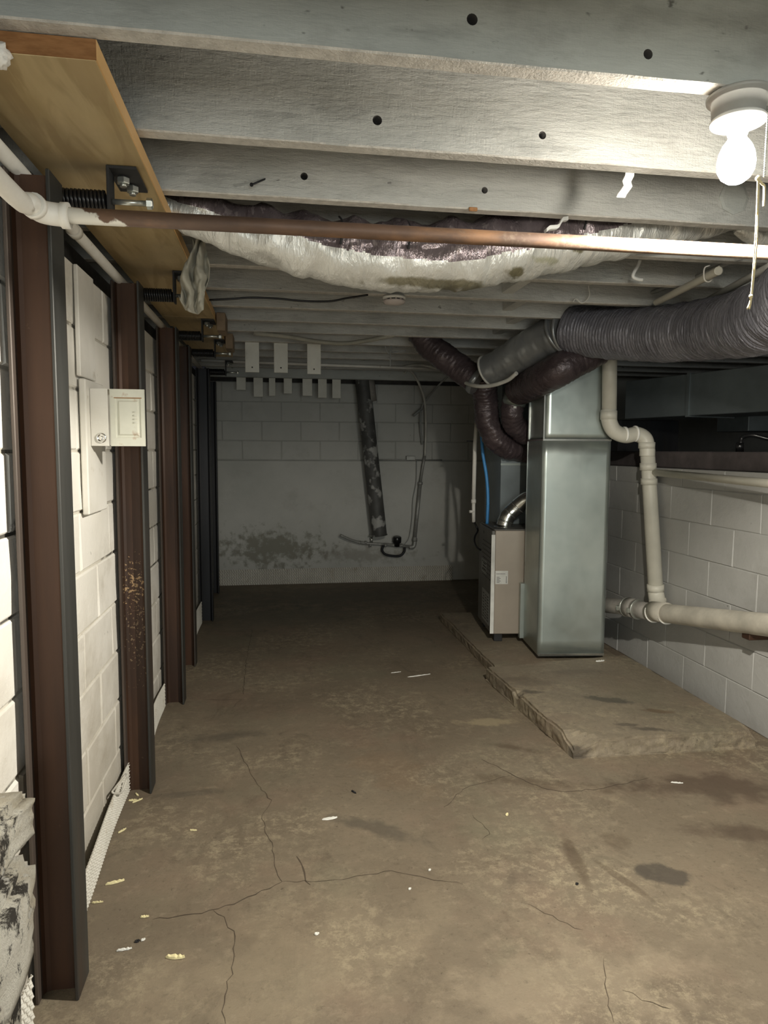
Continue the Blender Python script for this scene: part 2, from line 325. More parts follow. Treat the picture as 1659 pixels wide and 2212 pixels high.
def struct(o, label=None):
    o['kind'] = 'structure'
    if label: o['label'] = label
    return o
def smooth(pts, k=8):
    P = [Vector(p) for p in pts]; P = [P[0]*2-P[1]] + P + [P[-1]*2-P[-2]]; out = []
    for i in range(1, len(P)-2):
        a, b, c, d = P[i-1:i+3]
        for j in range(k):
            t = j/k; out.append(.5*((2*b)+(c-a)*t+(2*a-5*b+4*c-d)*t*t+(3*b-a-3*c+d)*t**3))
    out.append(P[-2]); return out
def resample(pts, step):
    out = [pts[0]]; acc = 0
    for a, b in zip(pts, pts[1:]):
        L = (b-a).length; t = step-acc
        while t <= L: out.append(a+(b-a)*(t/L)); t += step
        acc = (acc+L) % step
    if (out[-1]-pts[-1]).length > step*.3: out.append(pts[-1])
    return out
def N3(p, s): return noise.noise(Vector(p)*s)
# ================================================================== SETTING
XR2 = 4.4
m = MB(); m.box((-1.0, YF, -.12), (WR+.2, YB+.2, 0)); floor = struct(m.obj('floor', 'floor'), 'stained brown grey concrete basement floor')
def crack(pix, w=.004, thick=.0012):
    P = [at(x, y, Z=0) for x, y in pix]; Q = resample(P, .025); V = []; Fc = []
    for i, p in enumerate(Q):
        t = (Q[min(i+1, len(Q)-1)]-Q[max(i-1, 0)]).normalized(); s = Vector((-t.y, t.x, 0))
        j = s*(N3(p, 31)*.012+N3(p, 90)*.006); ww = w*.72*(.35+.9*abs(N3(p, 17)))*(.4 if i in (0, len(Q)-1) else 1)
        V += [p+j+s*ww*.5+Vector((0, 0, thick)), p+j-s*ww*.5+Vector((0, 0, thick))]
    for i in range(len(Q)-1): Fc.append((2*i, 2*i+1, 2*i+3, 2*i+2))
    m = MB(); m.add(V, Fc); return m.obj('crack', 'crack', floor)
crack([(512, 1612), (530, 1650), (560, 1700), (588, 1730), (566, 1760), (572, 1790), (590, 1830), (594, 1870), (608, 1905)], .0055)
crack([(608, 1905), (555, 1930), (510, 1950), (462, 1966), (400, 1978), (330, 1987)], .0065); crack([(462, 1966), (492, 1998), (507, 2015), (506, 2060), (497, 2120), (485, 2150), (483, 2212)], .005)
crack([(608, 1905), (665, 1905), (730, 1902), (780, 1890), (850, 1882), (930, 1900), (1000, 1908)], .004); crack([(640, 1850), (655, 1880), (668, 1915)], .008)
crack([(960, 1745), (985, 1720), (1010, 1700), (1050, 1690), (1100, 1675)], .004); crack([(1040, 1640), (1100, 1670), (1150, 1695), (1210, 1712), (1290, 1705), (1360, 1690), (1400, 1680)], .007)
crack([(1480, 0+1745), (1560, 1790)], .003) if False else None
crack([(1020, 1740+20), (1060, 1800), (1040, 1815)], .003); crack([(1305, 2070), (1308, 2120), (1318, 2180), (1330, 2212)], .0045); crack([(445, 1512), (520, 1512), (500, 1530)], .006); crack([(545, 1360), (530, 1440), (525, 1500)], .006)
crack([(1130, 1950), (1200, 1985), (1260, 2010)], .003); crack([(1345, 2140), (1400, 2165), (1450, 2180)], .004)

# wall shells and blocks
def block_mesh(name, L, Hh, T, mat, seed, c=.005):
    "one masonry unit: face towards -Y, origin at lower left front; chamfered and a little uneven"
    rnd = random.Random(seed); j = lambda: rnd.uniform(-.0022, .0022)
    A = [(0, c, 0), (L, c, 0), (L, c, Hh), (0, c, Hh)]; B = [(c+abs(j()), j(), c+abs(j())), (L-c-abs(j()), j(), c), (L-c, j(), Hh-c-abs(j())), (c, j(), Hh-c)]
    D = [(0, T, 0), (L, T, 0), (L, T, Hh), (0, T, Hh)]; C = [(L/2, j()*1.2, Hh/2)]
    V = A+B+D+C; Fc = [(4, 5, 12), (5, 6, 12), (6, 7, 12), (7, 4, 12)]
    for i in range(4): k = (i+1) % 4; Fc += [(i, k, 4+k, 4+i), (i, 8+i, 8+k, k)]
    m = MB(); m.add(V, Fc); return m.mesh(name, mat)
def wall_blocks(parent, mat, L, rows, rh, fn, rot, joint=.009, shift=0, c=.005, z0=0):
    full = [block_mesh('block', .405-joint, rh-joint, .03, mat, k, c) for k in range(5)]; half = {}
    for r in range(rows):
        s = -((r % 2)*.2025) - shift
        while s < L-.02:
            a, b = max(0, s), min(L, s+.405)
            if b-a > .05:
                w = round(b-a, 3)
                if w > .40: me = full[(r*7+int(s*10)) % 5]
                else:
                    if w not in half: half[w] = block_mesh('block', w-joint, rh-joint, .03, mat, 99, c)
                    me = half[w]
                o = bpy.data.objects.new('block', me); COL.objects.link(o); o.parent = parent
                o.location = fn(a+joint/2, z0+r*rh+joint/2); o.rotation_euler = (0, 0, rot)
            s += .405
TL = .22
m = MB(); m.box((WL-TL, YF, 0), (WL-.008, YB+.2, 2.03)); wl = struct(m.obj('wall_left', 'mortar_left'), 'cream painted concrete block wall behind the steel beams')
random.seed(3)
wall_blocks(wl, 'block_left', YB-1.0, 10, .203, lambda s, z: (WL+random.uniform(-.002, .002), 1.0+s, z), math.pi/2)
for o in wl.children: o.rotation_euler[2] = math.pi/2; o.location[0] = WL+random.uniform(-.003, .002)
m = MB(); m.box((WL-.02, YB+.008, 0), (WR+.2, YB+.2, 2.125)); wb = struct(m.obj('wall_back', 'mortar_back'), 'grey painted block wall at the far end')
wall_blocks(wb, 'block_back', WR-WL, 4, .2015, lambda s, z: (WL+s, YB, z), 0, joint=.006, shift=.1, z0=1.319)
m = MB(); m.bbox((WL, YB-.022, 0), (WR, YB+.02, 1.312), .006)
m.obj('parging', 'block_back', wb)['label'] = 'smooth parged lower face, stained near the floor'
m = MB(); m.box((WR+.0045, YF, 0), (WR+.2, YB+.2, 1.325)); wr = struct(m.obj('wall_right', 'mortar_grey'), 'low grey white block wall on the right')
wall_blocks(wr, 'block_right', 5.0, 6, .203, lambda s, z: (WR, YB-s, z), -math.pi/2, joint=.004, c=.0028)
wall_blocks(wr, 'block_right', 5.0, 1, .107, lambda s, z: (WR, YB-s, z), -math.pi/2, joint=.004, shift=.1, z0=1.218, c=.0028)
m = MB(); m.box((WR+.2, YF, 1.0), (XR2, YB+.2, 1.30)); struct(m.obj('floor_crawlspace', 'soil'), 'dark soil of the crawlspace beyond the right wall')
m = MB(); m.box((XR2, YF, 1.2), (XR2+.2, YB+.2, JZ+JH)); struct(m.obj('wall_far_right', 'block_right'), 'far wall of the crawlspace')
m = MB(); m.box((WR+.1, YB, 1.2), (XR2, YB+.2, JZ+JH)); struct(m.obj('wall_crawlspace_end', 'block_back'))
m = MB(); m.box((WL-TL, YF-.2, 0), (XR2, YF, JZ+JH)); struct(m.obj('wall_behind', 'block_right'), 'wall behind the viewer')
m = MB(); m.box((WL-TL-.03, YF-.2, JZ+JH), (XR2+.2, YB+.2, JZ+JH+.03)); struct(m.obj('ceiling', 'subfloor'), 'dark subfloor above the joists')
m = MB(); m.box((WL-TL-.03, YF, 2.03), (WL-TL, YB+.2, JZ+JH)); struct(m.obj('trim_1', 'joist_grey'), 'rim board above the left wall')
m = MB(); m.bbox((WL-TL, YF, 2.03), (WL-.09, YB+.1, 2.065), .003); m.bbox((WL-TL, YF, 2.065), (WL-.12, YB+.1, JZ), .003); struct(m.obj('trim_2', 'rough_dark'), 'dark sill plate on the left wall')
m = MB(); m.box((WL-.02, YB+.06, 2.125), (XR2, YB+.2, JZ+JH)); struct(m.obj('trim_3', 'rough_dark'), 'dark gap over the back wall')
# ================================================================== JOISTS
HOLES = {0: [(1020, 42, .0115), (1400, 117, .0105)], 1: [(815, 260, .0125), (1172, 292, .0105)], 2: [(657, 381, .0115), (1047, 411, .0105)], 4: [(569, 590, .012)], 5: [(599, 640, .010)], 6: [(636, 673, .010)]}
JL = ['grey painted ceiling joist nearest the viewer, across the top of the view', 'white painted ceiling joist right behind the lit bulb', 'white painted ceiling joist in front of the foil wrapped duct',
      'white ceiling joist just behind the foil wrapped duct', 'white ceiling joist with a small hole below the foil duct, left', 'white ceiling joist with a black cable sagging under it',
      'ceiling joist in line with the round smoke detector', 'ceiling joist first behind the smoke detector', 'ceiling joist second behind the smoke detector',
      'ceiling joist carrying the three white hanging boards', 'ceiling joist first behind the three white hanging boards', 'ceiling joist second behind the three hanging boards',
      'ceiling joist over the thin white cross pipe', 'last ceiling joist before the far header beam']
def joist(y, k):
    nx = 90 if k < 3 else 40; x0, x1 = WL-TL, XR2; bm = bmesh.new(); rings = []
    for i in range(nx+1):
        x = x0+(x1-x0)*i/nx; jz = N3((x, y, 0), 7)*.0022; jy = N3((x, y, 5), 5)*.0018; c = .003+.002*abs(N3((x, y, 9), 25))
        pr = [(y+c, JZ+jz), (y+JT-c, JZ+jz*.6), (y+JT+jy, JZ+c), (y+JT+jy, JZ+JH), (y+jy, JZ+JH), (y+jy, JZ+c)]
        rings.append([bm.verts.new((x, a, b)) for a, b in pr])
    for a, b in zip(rings, rings[1:]):
        for q in range(6): bm.faces.new((a[q], a[(q+1) % 6], b[(q+1) % 6], b[q]))
    bm.faces.new(rings[0][::-1]); bm.faces.new(rings[-1]); bmesh.ops.recalc_face_normals(bm, faces=bm.faces)
    me = bpy.data.meshes.new('ceiling_joist'); bm.to_mesh(me); bm.free()
    for mm in (('joist_grey' if k in (0,) else 'joist'), 'joist_cut'): me.materials.append(MT[mm])
    if k in HOLES:
        cm = MB()
        for px, py, r in HOLES[k]:
            c = at(px, py, Y=y); cm.lathe([(r, -.02), (r*.95, .035)], c, (0, 1, 0), 14)
        cut = cm.obj('cutter', 'rough_dark'); o = link('tmp', me); md = o.modifiers.new('b', 'BOOLEAN'); md.operation = 'DIFFERENCE'; md.object = cut; md.solver = 'EXACT'; md.material_mode = 'TRANSFER'
        dg = bpy.context.evaluated_depsgraph_get(); me2 = bpy.data.meshes.new_from_object(o.evaluated_get(dg))
        bpy.data.objects.remove(o); bpy.data.objects.remove(cut); me2.name = 'ceiling_joist'; me = me2
    for p in me.polygons:
        if p.normal.z < -.6 and p.center.z < JZ+.006 and p.material_index < 2: p.material_index = 1
    o = link('ceiling_joist', me); tag(o, JL[k], 'joist', 'ceiling joists'); return o
for k, y in enumerate(JY): joist(y, k)
for q in range(4):
    m = MB(); y = JY[0]-.409*(q+1); m.bbox((WL-TL, y, JZ), (XR2, y+JT, JZ+JH), .003); tag(m.obj('ceiling_joist', 'joist_grey'), 'ceiling joist overhead, out of view behind the viewer', 'joist', 'ceiling joists out of view')
# header beam near the back wall
m = MB(); m.bbox((WL-.02, 7.02, 2.135), (2.3, 7.09, JZ+.03), .004); tag(m.obj('header_beam', 'joist_grey'), 'grey header beam under the joists just before the far wall', 'beam')
# blocking pieces
for i, (px, py, k) in enumerate([(1185, 565, 4), (1135, 640, 5), (1090, 700, 6), (1062, 722, 7)]):
    p = at(px, py, Z=JZ+.05); x = p.x
    m = MB(); m.bbox((x-.03, JY[k]+JT+.001, JZ+.03), (x+.03, JY[k+1]-.001, JZ+JH-.01), .003)
    tag(m.obj('joist_blocking', 'joist'), ['short white block between joists, nearest the sagging foil duct', 'short white block between joists, second from the foil duct', 'short white block between joists above the grey duct sleeve', 'short white block between joists nearest the dark flex duct'][i], 'blocking', 'blocking between the joists')
# three hanging boards + seven far ones
for i, (px, w) in enumerate([(545, .1), (607, .1), (678.5, .1)]):
    y = JY[9]+JT+.001; p = at(px, [804, 805, 808][i], Y=y); m = MB(); m.bbox((p.x-w/2, y, p.z), (p.x+w/2, y+.018, JZ+.16), .002)
    t = thing('hanging_board', 'white board hanging below a joist, %s of the three front ones' % ['leftmost', 'middle', 'rightmost'][i], 'board', (p.x, y, p.z), 'three white boards hanging in front'); m.obj('board', 'white_wood', t)
    m = MB(); m.lathe([(.006, 0), (.006, .002)], (p.x, y-.0022, p.z+.035), (0, 1, 0), 8); m.obj('screw_hole', 'rough_dark', t)
FB = [(521, 842, 19), (558, 857, 19), (588, 855, 13), (622, 850, 17), (664, 855, 20), (696.5, 859, 18), (727, 860, 18)]
for i, (px, py, w) in enumerate(FB):
    y = 7.091; p = at(px, py, Y=y); w = w/F*7.2; m = MB(); m.bbox((p.x-w/2, y, p.z), (p.x+w/2, y+.018, JZ+.02), .002)
    tag(m.obj('hanging_board', 'white_wood'), 'small grey white board hanging before the far wall, %s' % ['leftmost of seven', 'second from the left', 'narrow one, third from the left', 'fourth from the left', 'fifth from the left', 'sixth from the left', 'rightmost, nearest the leaning pipe'][i], 'board', 'seven boards hanging before the far wall')
# ================================================================== STEEL BEAMS
BX = -.515
BM = [(1.785, 'nearest steel wall beam, in front of the broken wall base'), (2.885, 'steel wall beam behind the electrical box door, with tan rust specks'), (3.91, 'brown steel wall beam second behind the electrical box'),
      (4.60, 'slim brown steel wall beam third behind the electrical box'), (5.82, 'dark steel wall beam second from the far corner'), (6.95, 'black steel wall beam in the far left corner')]
tops = [2.08]*6
FW, WD = .103, .106
for i, (y, lab) in enumerate(BM):
    x1 = BX - (.0, .003, .0, .012, .004, .045)[i]; x0 = x1-WD
    if i == 5: x0 = x1-.09
    t = thing('steel_beam', lab, 'beam', ((x0+x1)/2, y+FW/2, 0), 'steel beams bracing the left wall')
    dk = i >= 4; web = 'dark_steel' if dk else ('rust_spots' if i == 1 else 'rust')
    m = MB(); yc = y+FW/2; fl_ = .009
    # rounded fillets between web and flanges
    prof = [(x0+fl_, yc-.018), (x0+fl_+.006, yc-.008), (x0+fl_+.016, yc-.004), (x1-fl_-.016, yc-.004), (x1-fl_-.006, yc-.008), (x1-fl_, yc-.018), (x1-fl_, yc+.018), (x1-fl_-.006, yc+.008), (x1-fl_-.016, yc+.004), (x0+fl_+.016, yc+.004), (x0+fl_+.006, yc+.008), (x0+fl_, yc+.018)]
    m.prism(prof, 0, tops[i]); m.obj('web', web, t)
    m = MB(); m.bbox((x0, y, 0), (x0+fl_, y+FW, tops[i]), .002); m.obj('wall_flange', 'dark_steel' if dk else 'mill_edge', t)
    m = MB(); m.bbox((x1-fl_, y, 0), (x1, y+FW, tops[i]), .002); m.obj('room_flange', 'dark_steel' if dk else 'mill', t)
# low inner plate at the foot of the nearest beam
# ================================================================== PLANKS AND SPRING BRACES
PX0, PX1 = -.612, -.326; PZ = JZ-.039
PL = [(1.452, 4.05, 'long new pine plank under the joists, nearest the viewer'), (4.056, 5.75, 'pine plank continuing beyond the hanging rag'), ]
for y0, y1, lab in PL:
    t = thing('pine_plank', lab, 'plank', ((PX0+PX1)/2, y0, PZ), 'pine planks under the left joist ends')
    m = MB(); m.bbox((PX0, y0+.002, PZ), (PX1-.0025, y1, JZ-.001), .002); m.obj('board', 'pine', t)
    m = MB(); m.box((PX0+.001, y0-.001, PZ+.001), (PX1-.001, y0+.0025, JZ-.002)); m.obj('end_grain', 'pine_end', t)
    m = MB(); m.box((PX1-.003, y0, PZ+.001), (PX1, y1-.001, JZ-.002)); m.obj('cut_edge', 'pine_edge', t)
m = MB()
bmf = bmesh.new(); bmesh.ops.create_icosphere(bmf, subdivisions=3, radius=1)
pf = at(-4, 118, Y=1.44)
for v in bmf.verts: v.co = Vector((v.co.x*.02, v.co.y*.02, v.co.z*.022))*(1+.5*N3(v.co*60, .9)) + pf
m.bm(bmf, 0, True); tag(m.obj('foam_blob', 'foam'), 'lump of white foam on the near end of the pine plank', 'foam')
def spring_brace(i, yb, y, z, xs, L, py0, py1, pw):
    lab = ['black spring brace at the nearest beam, under the white pipe', 'black spring brace beside the hanging rag', 'black spring brace with a bright bolt behind the rag', 'small black spring brace fourth from the viewer', 'farthest black spring brace near the far corner'][i]
    t = thing('spring_brace', lab, 'spring', (xs, y, z), 'spring braces between beams and planks')
    m = MB(); m.bbox((xs-.014, yb+FW+.0005, z-.03), (xs-.0005, y+.03, z+.03), .002); m.obj('arm', 'black_matt', t)
    n = 15; turns = 15; pts = []; rad = .023
    for k in range(turns*12+1):
        a = 2*math.pi*k/12; x = xs+.006+(L-.012)*k/(turns*12); pts.append(Vector((x, y+math.cos(a)*rad, z+math.sin(a)*rad)))
    m = MB(); m.tube(pts, .0052, 6); m.obj('coil', 'black', t)
    m = MB(); m.tube([(xs+.0005, y, z), (xs+L-.001, y, z)], .015, 12); m.obj('rod', 'black', t)
    xp = xs+L
    m = MB(); m.bbox((xp, y-.032, z-.03), (xp+.007, y+.032, PZ-.002), .001); m.bbox((xp, py0, PZ-.0085), (xp+.007, py1, PZ-.001), .001)
    m.bbox((xp+.0065, py0, PZ-.0085), (xp+pw, py1, PZ-.001), .001); m.obj('bracket', 'black_matt', t)
    for q in (-.03, .03):
        m = MB(); m.lathe([(.016, 0), (.017, .002), (.017, .014), (.012, .018)], (xp+pw*.5+q*.2, (py0+py1)/2+q, PZ-.028), (0, 0, 1), 6, sm=False); m.lathe([(.009, -.008), (.009, .002)], (xp+pw*.5+q*.2, (py0+py1)/2+q, PZ-.028), (0, 0, 1), 10); m.obj('nut', 'zinc', t)
    m = MB(); m.tube([(xp+.008, y, z), (xp+.095, y, z)], .0075, 10); 
    m.lathe([(.0145, 0), (.0145, .012), (.011, .015)], (xp+.095, y, z), (1, 0, 0), 6, sm=False); m.obj('bolt', 'zinc', t)
for i, (yb_, y, z, xs, L, a_, b_, w_) in enumerate([(BM[0][0], 1.985, 2.078, -.585, .160, 1.955, 2.125, .075), (BM[1][0], 3.06, 2.065, -.560, .150, 3.03, 3.19, .070), (BM[2][0], 4.14, 2.070, -.545, .140, 4.10, 4.25, .070),
                   (BM[3][0], 4.86, 2.070, -.545, .150, 4.83, 4.98, .065), (BM[4][0], 5.98, 2.065, -.55, .15, 5.95, 6.1, .06)]): spring_brace(i, yb_, y, z, xs, L, a_, b_, w_)
# small wooden packers at braces 3 and 4
for i, (y, lab) in enumerate([(4.2, 'brown wooden packer above the third spring brace'), (4.92, 'brown wooden packer above the fourth spring brace')]):
    m = MB(); m.bbox((-.352, y-.10, PZ-.11), (-.322, y+.10, PZ-.001) if False else (-.262, y+.09, PZ-.085), .003)
    # sits right of the bracket, screwed to the joist line
    m2 = MB(); m2.bbox((PX1+.006, y-.1, PZ-.062), (PX1+.055, y+.1, JZ-.001), .003); tag(m2.obj('wood_packer', 'brown_wood'), lab, 'wood block', 'wooden packers by the braces')
# ================================================================== WHITE PIPE ALONG WALL AND RUSTY CROSS PIPE
a = at(0, 308, X=-.60); b = at(148, 484, X=-.60); c = at(275, 622, X=-.60); d = at(350, 715, X=-.60); zz = (b.z+c.z)/2
t = thing('white_pipe', 'thin white painted pipe running along the top of the left wall', 'pipe', (-.6, 2, zz))
m = MB(); m.tube([(-.602, .5, zz), (-.602, 6.0, zz)], .0175, 16); m.obj('run', 'white_iron', t)
for y in (2.32, 3.3):
    m = MB(); m.tube([(-.602, y-.02, zz), (-.602, y+.02, zz)], .0215, 16); m.obj('coupling', 'white_iron', t)
E1 = at(88, 462, Y=1.62); RZ = E1.z; R2 = at(1659, 546, Y=1.60)
t = thing('cross_pipe', 'rusty iron pipe crossing the room under the joists, white elbow at left', 'pipe', tuple(E1))
ex = E1.x
p0 = at(0, 392, X=ex-.012)
pts = smooth([(ex-.012, .4, RZ+.035), tuple(p0), (ex-.004, 1.56, RZ+.004), (ex+.008, 1.605, RZ), (ex+.05, 1.62, RZ-.001)], 6)
m = MB(); m.tube(pts[:-8], .0195, 16, cap=True); m.obj('white_run', 'white_iron', t)
m = MB(); m.tube(pts[-10:], .0235, 16); m.lathe([(.027, -.008), (.027, .008)], pts[-1], (1, 0, 0), 16); m.lathe([(.026, -.007), (.026, .007)], pts[-11], (pts[-10]-pts[-11]), 16); m.obj('elbow', 'white_iron', t)
x2 = XR2-.05; k = (x2-E1.x)/(R2.x-E1.x)
m = MB(); m.tube([(ex+.03, 1.62, RZ), (ex+.5, 1.617, RZ+(R2.z-RZ)*.2), tuple(R2), (E1.x+(R2.x-E1.x)*k, 1.58, RZ+(R2.z-RZ)*k)], .0168, 18); m.obj('rusty_run', 'rust_pipe', t)
# ================================================================== FOIL DUCT
path = [at(330, 430, Y=2.47), at(400, 455, Y=2.46), at(520, 492, Y=2.45), at(700, 535, Y=2.44), at(850, 550, Y=2.44), at(1000, 545, Y=2.44), at(1130, 527, Y=2.44), at(1260, 505, Y=2.45), at(1380, 486, Y=2.46), at(1500, 470, Y=2.47), at(1600, 462, Y=2.47)]
P = resample(smooth(path, 10), .009); n = 120
rad = []
for i, p in enumerate(P):
    s = i/(len(P)-1); rad.append(.050+.058*math.sin(math.pi*min(1, max(0, (s-.02)/.96)))**.7)
V = []; Fu = []; Mi = []
for i, p in enumerate(P):
    s = i/(len(P)-1)
    for k in range(n):
        a = 2*math.pi*k/n; dy, dz = -math.cos(a), math.sin(a)
        pinch = .006*math.sin(i*.35+2*N3((i*.04, 0, 0), 1))*max(0, dz+.5) + .010*N3((i*.12, a*1.3, 3), 1) + .006*N3((i*.38, a*1.1, 8), 1)
        r_ = rad[i]*(1.0+.16*max(0, -dz))+pinch
        V.append((p.x, p.y+dy*r_*1.0, p.z+dz*r_*1.02))
        if i < len(P)-1: Fu.append((i*n+k, i*n+(k+1) % n, (i+1)*n+(k+1) % n, (i+1)*n+k)); Mi.append(1 if (dz < -.50+.10*N3((i*.05, 0, 7), 1)+.05*N3((i*.3, 0, 7), 1)+1.25*abs(s-.5)) else 0)
Fd = thing('foil_duct', 'sagging foil wrapped duct with silver underside, hanging across behind the rusty pipe', 'duct', tuple(P[len(P)//2]))
for w, nm, mtl in ((0, 'upper_facing', 'foil_mauve'), (1, 'underside', 'foil_silver')):
    m = MB(); use = [f for f, q in zip(Fu, Mi) if q == w]; ids = sorted({i for f in use for i in f}); mp = {v: i for i, v in enumerate(ids)}
    m.add([V[i] for i in ids], [tuple(mp[i] for i in f) for f in use], 0, True); m.obj(nm, mtl, Fd)
# dark tape seams
for px in (733, 868, 1238):
    i = min(range(len(P)), key=lambda q: abs(P[q].x-at(px, 545, Y=2.44).x)); p = P[i]; m = MB()
    ring = [Vector((p.x+.008*math.sin(a*3), p.y-math.cos(a)*(rad[i]+.007), p.z+math.sin(a)*(rad[i]*1.02+.006))) for a in [math.pi*q/16-1.3 if False else -.1+q*.1 for q in range(13)]]
    m.tube(ring, .0035, 6); m.obj('seam', 'black_matt', Fd)
# second foil duct just visible upper right
path = [at(1590, 492, Y=2.50), at(1640, 505, Y=2.48), at(1720, 512, Y=2.47), at(1850, 505, Y=2.47), at(2000, 480, Y=2.47)]
P2 = resample(smooth(path, 8), .02)
m = MB(); m.tube(P2, [.02+.055*min(1, i/8) for i in range(len(P2))], 28, rf=lambda r, i, N, a: r+.006*N3((i*.3, a*2, 1), 1)); tag(m.obj('foil_duct', 'foil_silver'), 'end of a second foil duct at the upper right edge, behind the pull cord', 'duct')
# clamps / straps on joists
def strap(px0, py0, pts2, y, w, lab, mat='porcelain', nm='pipe_strap'):
    Q = [Vector(p) for p in pts2]; V = []; Fc = []
    for p in Q: V += [p+Vector((-w/2, 0, 0)), p+Vector((w/2, 0, 0)), p+Vector((w/2, .0025, .0015)), p+Vector((-w/2, .0025, .0015))]
    for i in range(len(Q)-1):
        for q in range(4): Fc.append((i*4+q, i*4+(q+1) % 4, i*4+4+(q+1) % 4, i*4+4+q))
    Fc += [(0, 1, 2, 3), tuple(len(V)-4+q for q in (3, 2, 1, 0))]
    m = MB(); m.add(V, Fc); return tag(m.obj(nm, mat), lab, 'strap')
y = JY[1]+JT
A = [at(1362, 366, Y=y-.004), at(1360, 380, Y=y+.004), at(1354, 392, Y=y+.008), at(1357, 402, Y=y+.012), at(1350, 412, Y=y+.01), at(1344, 420, Y=y+.004), at(1341, 427, Y=y)]
strap(0, 0, A, y, .026, 'white bent pipe strap hanging under the bright joist')
y = JY[2]+.03
A = [at(1228, 471, Y=y-.02), at(1217, 473, Y=y-.04), at(1212, 480, Y=y-.045), at(1207, 488, Y=y-.05), at(1198, 490, Y=y-.05), at(1188, 491, Y=y-.05), at(1181, 497, Y=y-.05)]
m = MB(); Q = smooth(A, 4); V = []; Fc = []
for p in Q: V += [p+Vector((0, 0, -.006)), p+Vector((0, .02, -.006)), p+Vector((0, .02, .006)), p+Vector((0, 0, .006))]
for i in range(len(Q)-1):
    for q in range(4): Fc.append((i*4+q, i*4+(q+1) % 4, i*4+4+(q+1) % 4, i*4+4+q))
Fc += [(0, 1, 2, 3), tuple(len(V)-4+q for q in (3, 2, 1, 0))]
m.add(V, Fc); tag(m.obj('pipe_strap', 'porcelain'), 'wavy white strap over the foil duct seam, above the rusty pipe', 'strap')
# nail stuck in third joist
m = MB(); m.tube([at(574, 386, Y=JY[2]+.004), at(560, 392, Y=JY[2]-.015), at(544, 399, Y=JY[2]-.035)], .0028, 8); m.lathe([(.006, 0), (.006, .003)], at(544, 399, Y=JY[2]-.035), (-.5, -1, -.3), 8); tag(m.obj('nail', 'dark_steel'), 'dark bent nail sticking out of the third joist', 'nail')
m = MB(); q = at(1022, 452, Y=JY[2]-.002); m.bbox((q.x-.014, q.y-.004, q.z-.006), (q.x+.014, q.y+.004, q.z+.006), .002); tag(m.obj('wood_splinter', 'rust_stain'), 'small orange brown wood splinter on the lower edge of the third joist', 'wood')
# ================================================================== LAMP
def lamp(c, lab, bulbmat, cord=True):
    x, y = c; z = JZ
    t = thing('ceiling_lamp', lab, 'lamp', (x, y, z))
    m = MB(); m.lathe([(.064, -.0015), (.067, -.004), (.066, -.010), (.056, -.013), (.054, -.050), (.050, -.052)], (x, y, z), (0, 0, 1), 36); m.obj('base_box', 'box_paint', t)
    m = MB(); m.lathe([(.028, -.046), (.054, -.050), (.058, -.055), (.056, -.060), (.036, -.062), (.030, -.066), (.022, -.078), (.020, -.084)], (x, y, z), (0, 0, 1), 36); m.obj('lamp_holder', 'porcelain', t)
    m = MB()
    pr = [(.016, -.084), (.020, -.094), (.029, -.106), (.036, -.122), (.039, -.140), (.0375, -.158), (.030, -.173), (.017, -.183), (.003, -.187)]
    m.lathe(pr, (x, y, z), (0, 0, 1), 28); m.obj('bulb', bulbmat, t)
    if not cord: return t
    e = Vector((x+.040, y-.040, z-.03))
    m = MB(); R_ = [e+Vector((math.cos(a)*.009, 0, math.sin(a)*.009)) for a in [2*math.pi*k/12 for k in range(13)]]; m.tube(R_, .0018, 6); m.tube([e+Vector((0, 0, .009)), e+Vector((-.006, .006, .024))], .002, 6); m.obj('eyelet', 'zinc', t)
    m = MB(); zc = e.z-.009; bot = at(1637, 385, Y=e.y).z
    k = 0
    while zc > bot:
        m.lathe([(.0009, .0021), (.0021, .0008), (.0021, -.0008), (.0009, -.0021)], (e.x-.001*k*.02, e.y, zc), (0, 0, 1), 6); zc -= .0048; k += 1
    m.obj('pull_chain', 'zinc', t)
    C0 = at(1637, 385, Y=e.y); CE = at(1622, 640, Y=e.y)
    L1 = [C0, at(1635, 450, Y=e.y), at(1630, 540, Y=e.y), CE, at(1614, 668, Y=e.y)]; L2 = [C0+Vector((.003, 0, 0)), at(1638, 450, Y=e.y), at(1634, 540, Y=e.y), at(1624, 640, Y=e.y), at(1619, 668, Y=e.y)]
    m = MB(); m.tube(smooth(L1, 6), .0017, 6); m.tube(smooth(L2, 6), .0017, 6)
    m.lathe([(.001, .006), (.005, .002), (.005, -.003), (.001, -.006)], C0, (0, 0, 1), 8)
    m.tube(smooth([C0, at(1646, 397, Y=e.y), at(1651, 402, Y=e.y), at(1651, 420, Y=e.y), at(1650, 445, Y=e.y)], 4), .0028, 6); m.lathe([(.001, .005), (.004, .002), (.004, -.003), (.001, -.005)], CE, (0, 0, 1), 8)
    m.obj('pull_cord', 'cord', t); return t
lamp((1.0, 1.44), 'bare lit bulb in a round ceiling lamp holder, upper right', 'bulb')
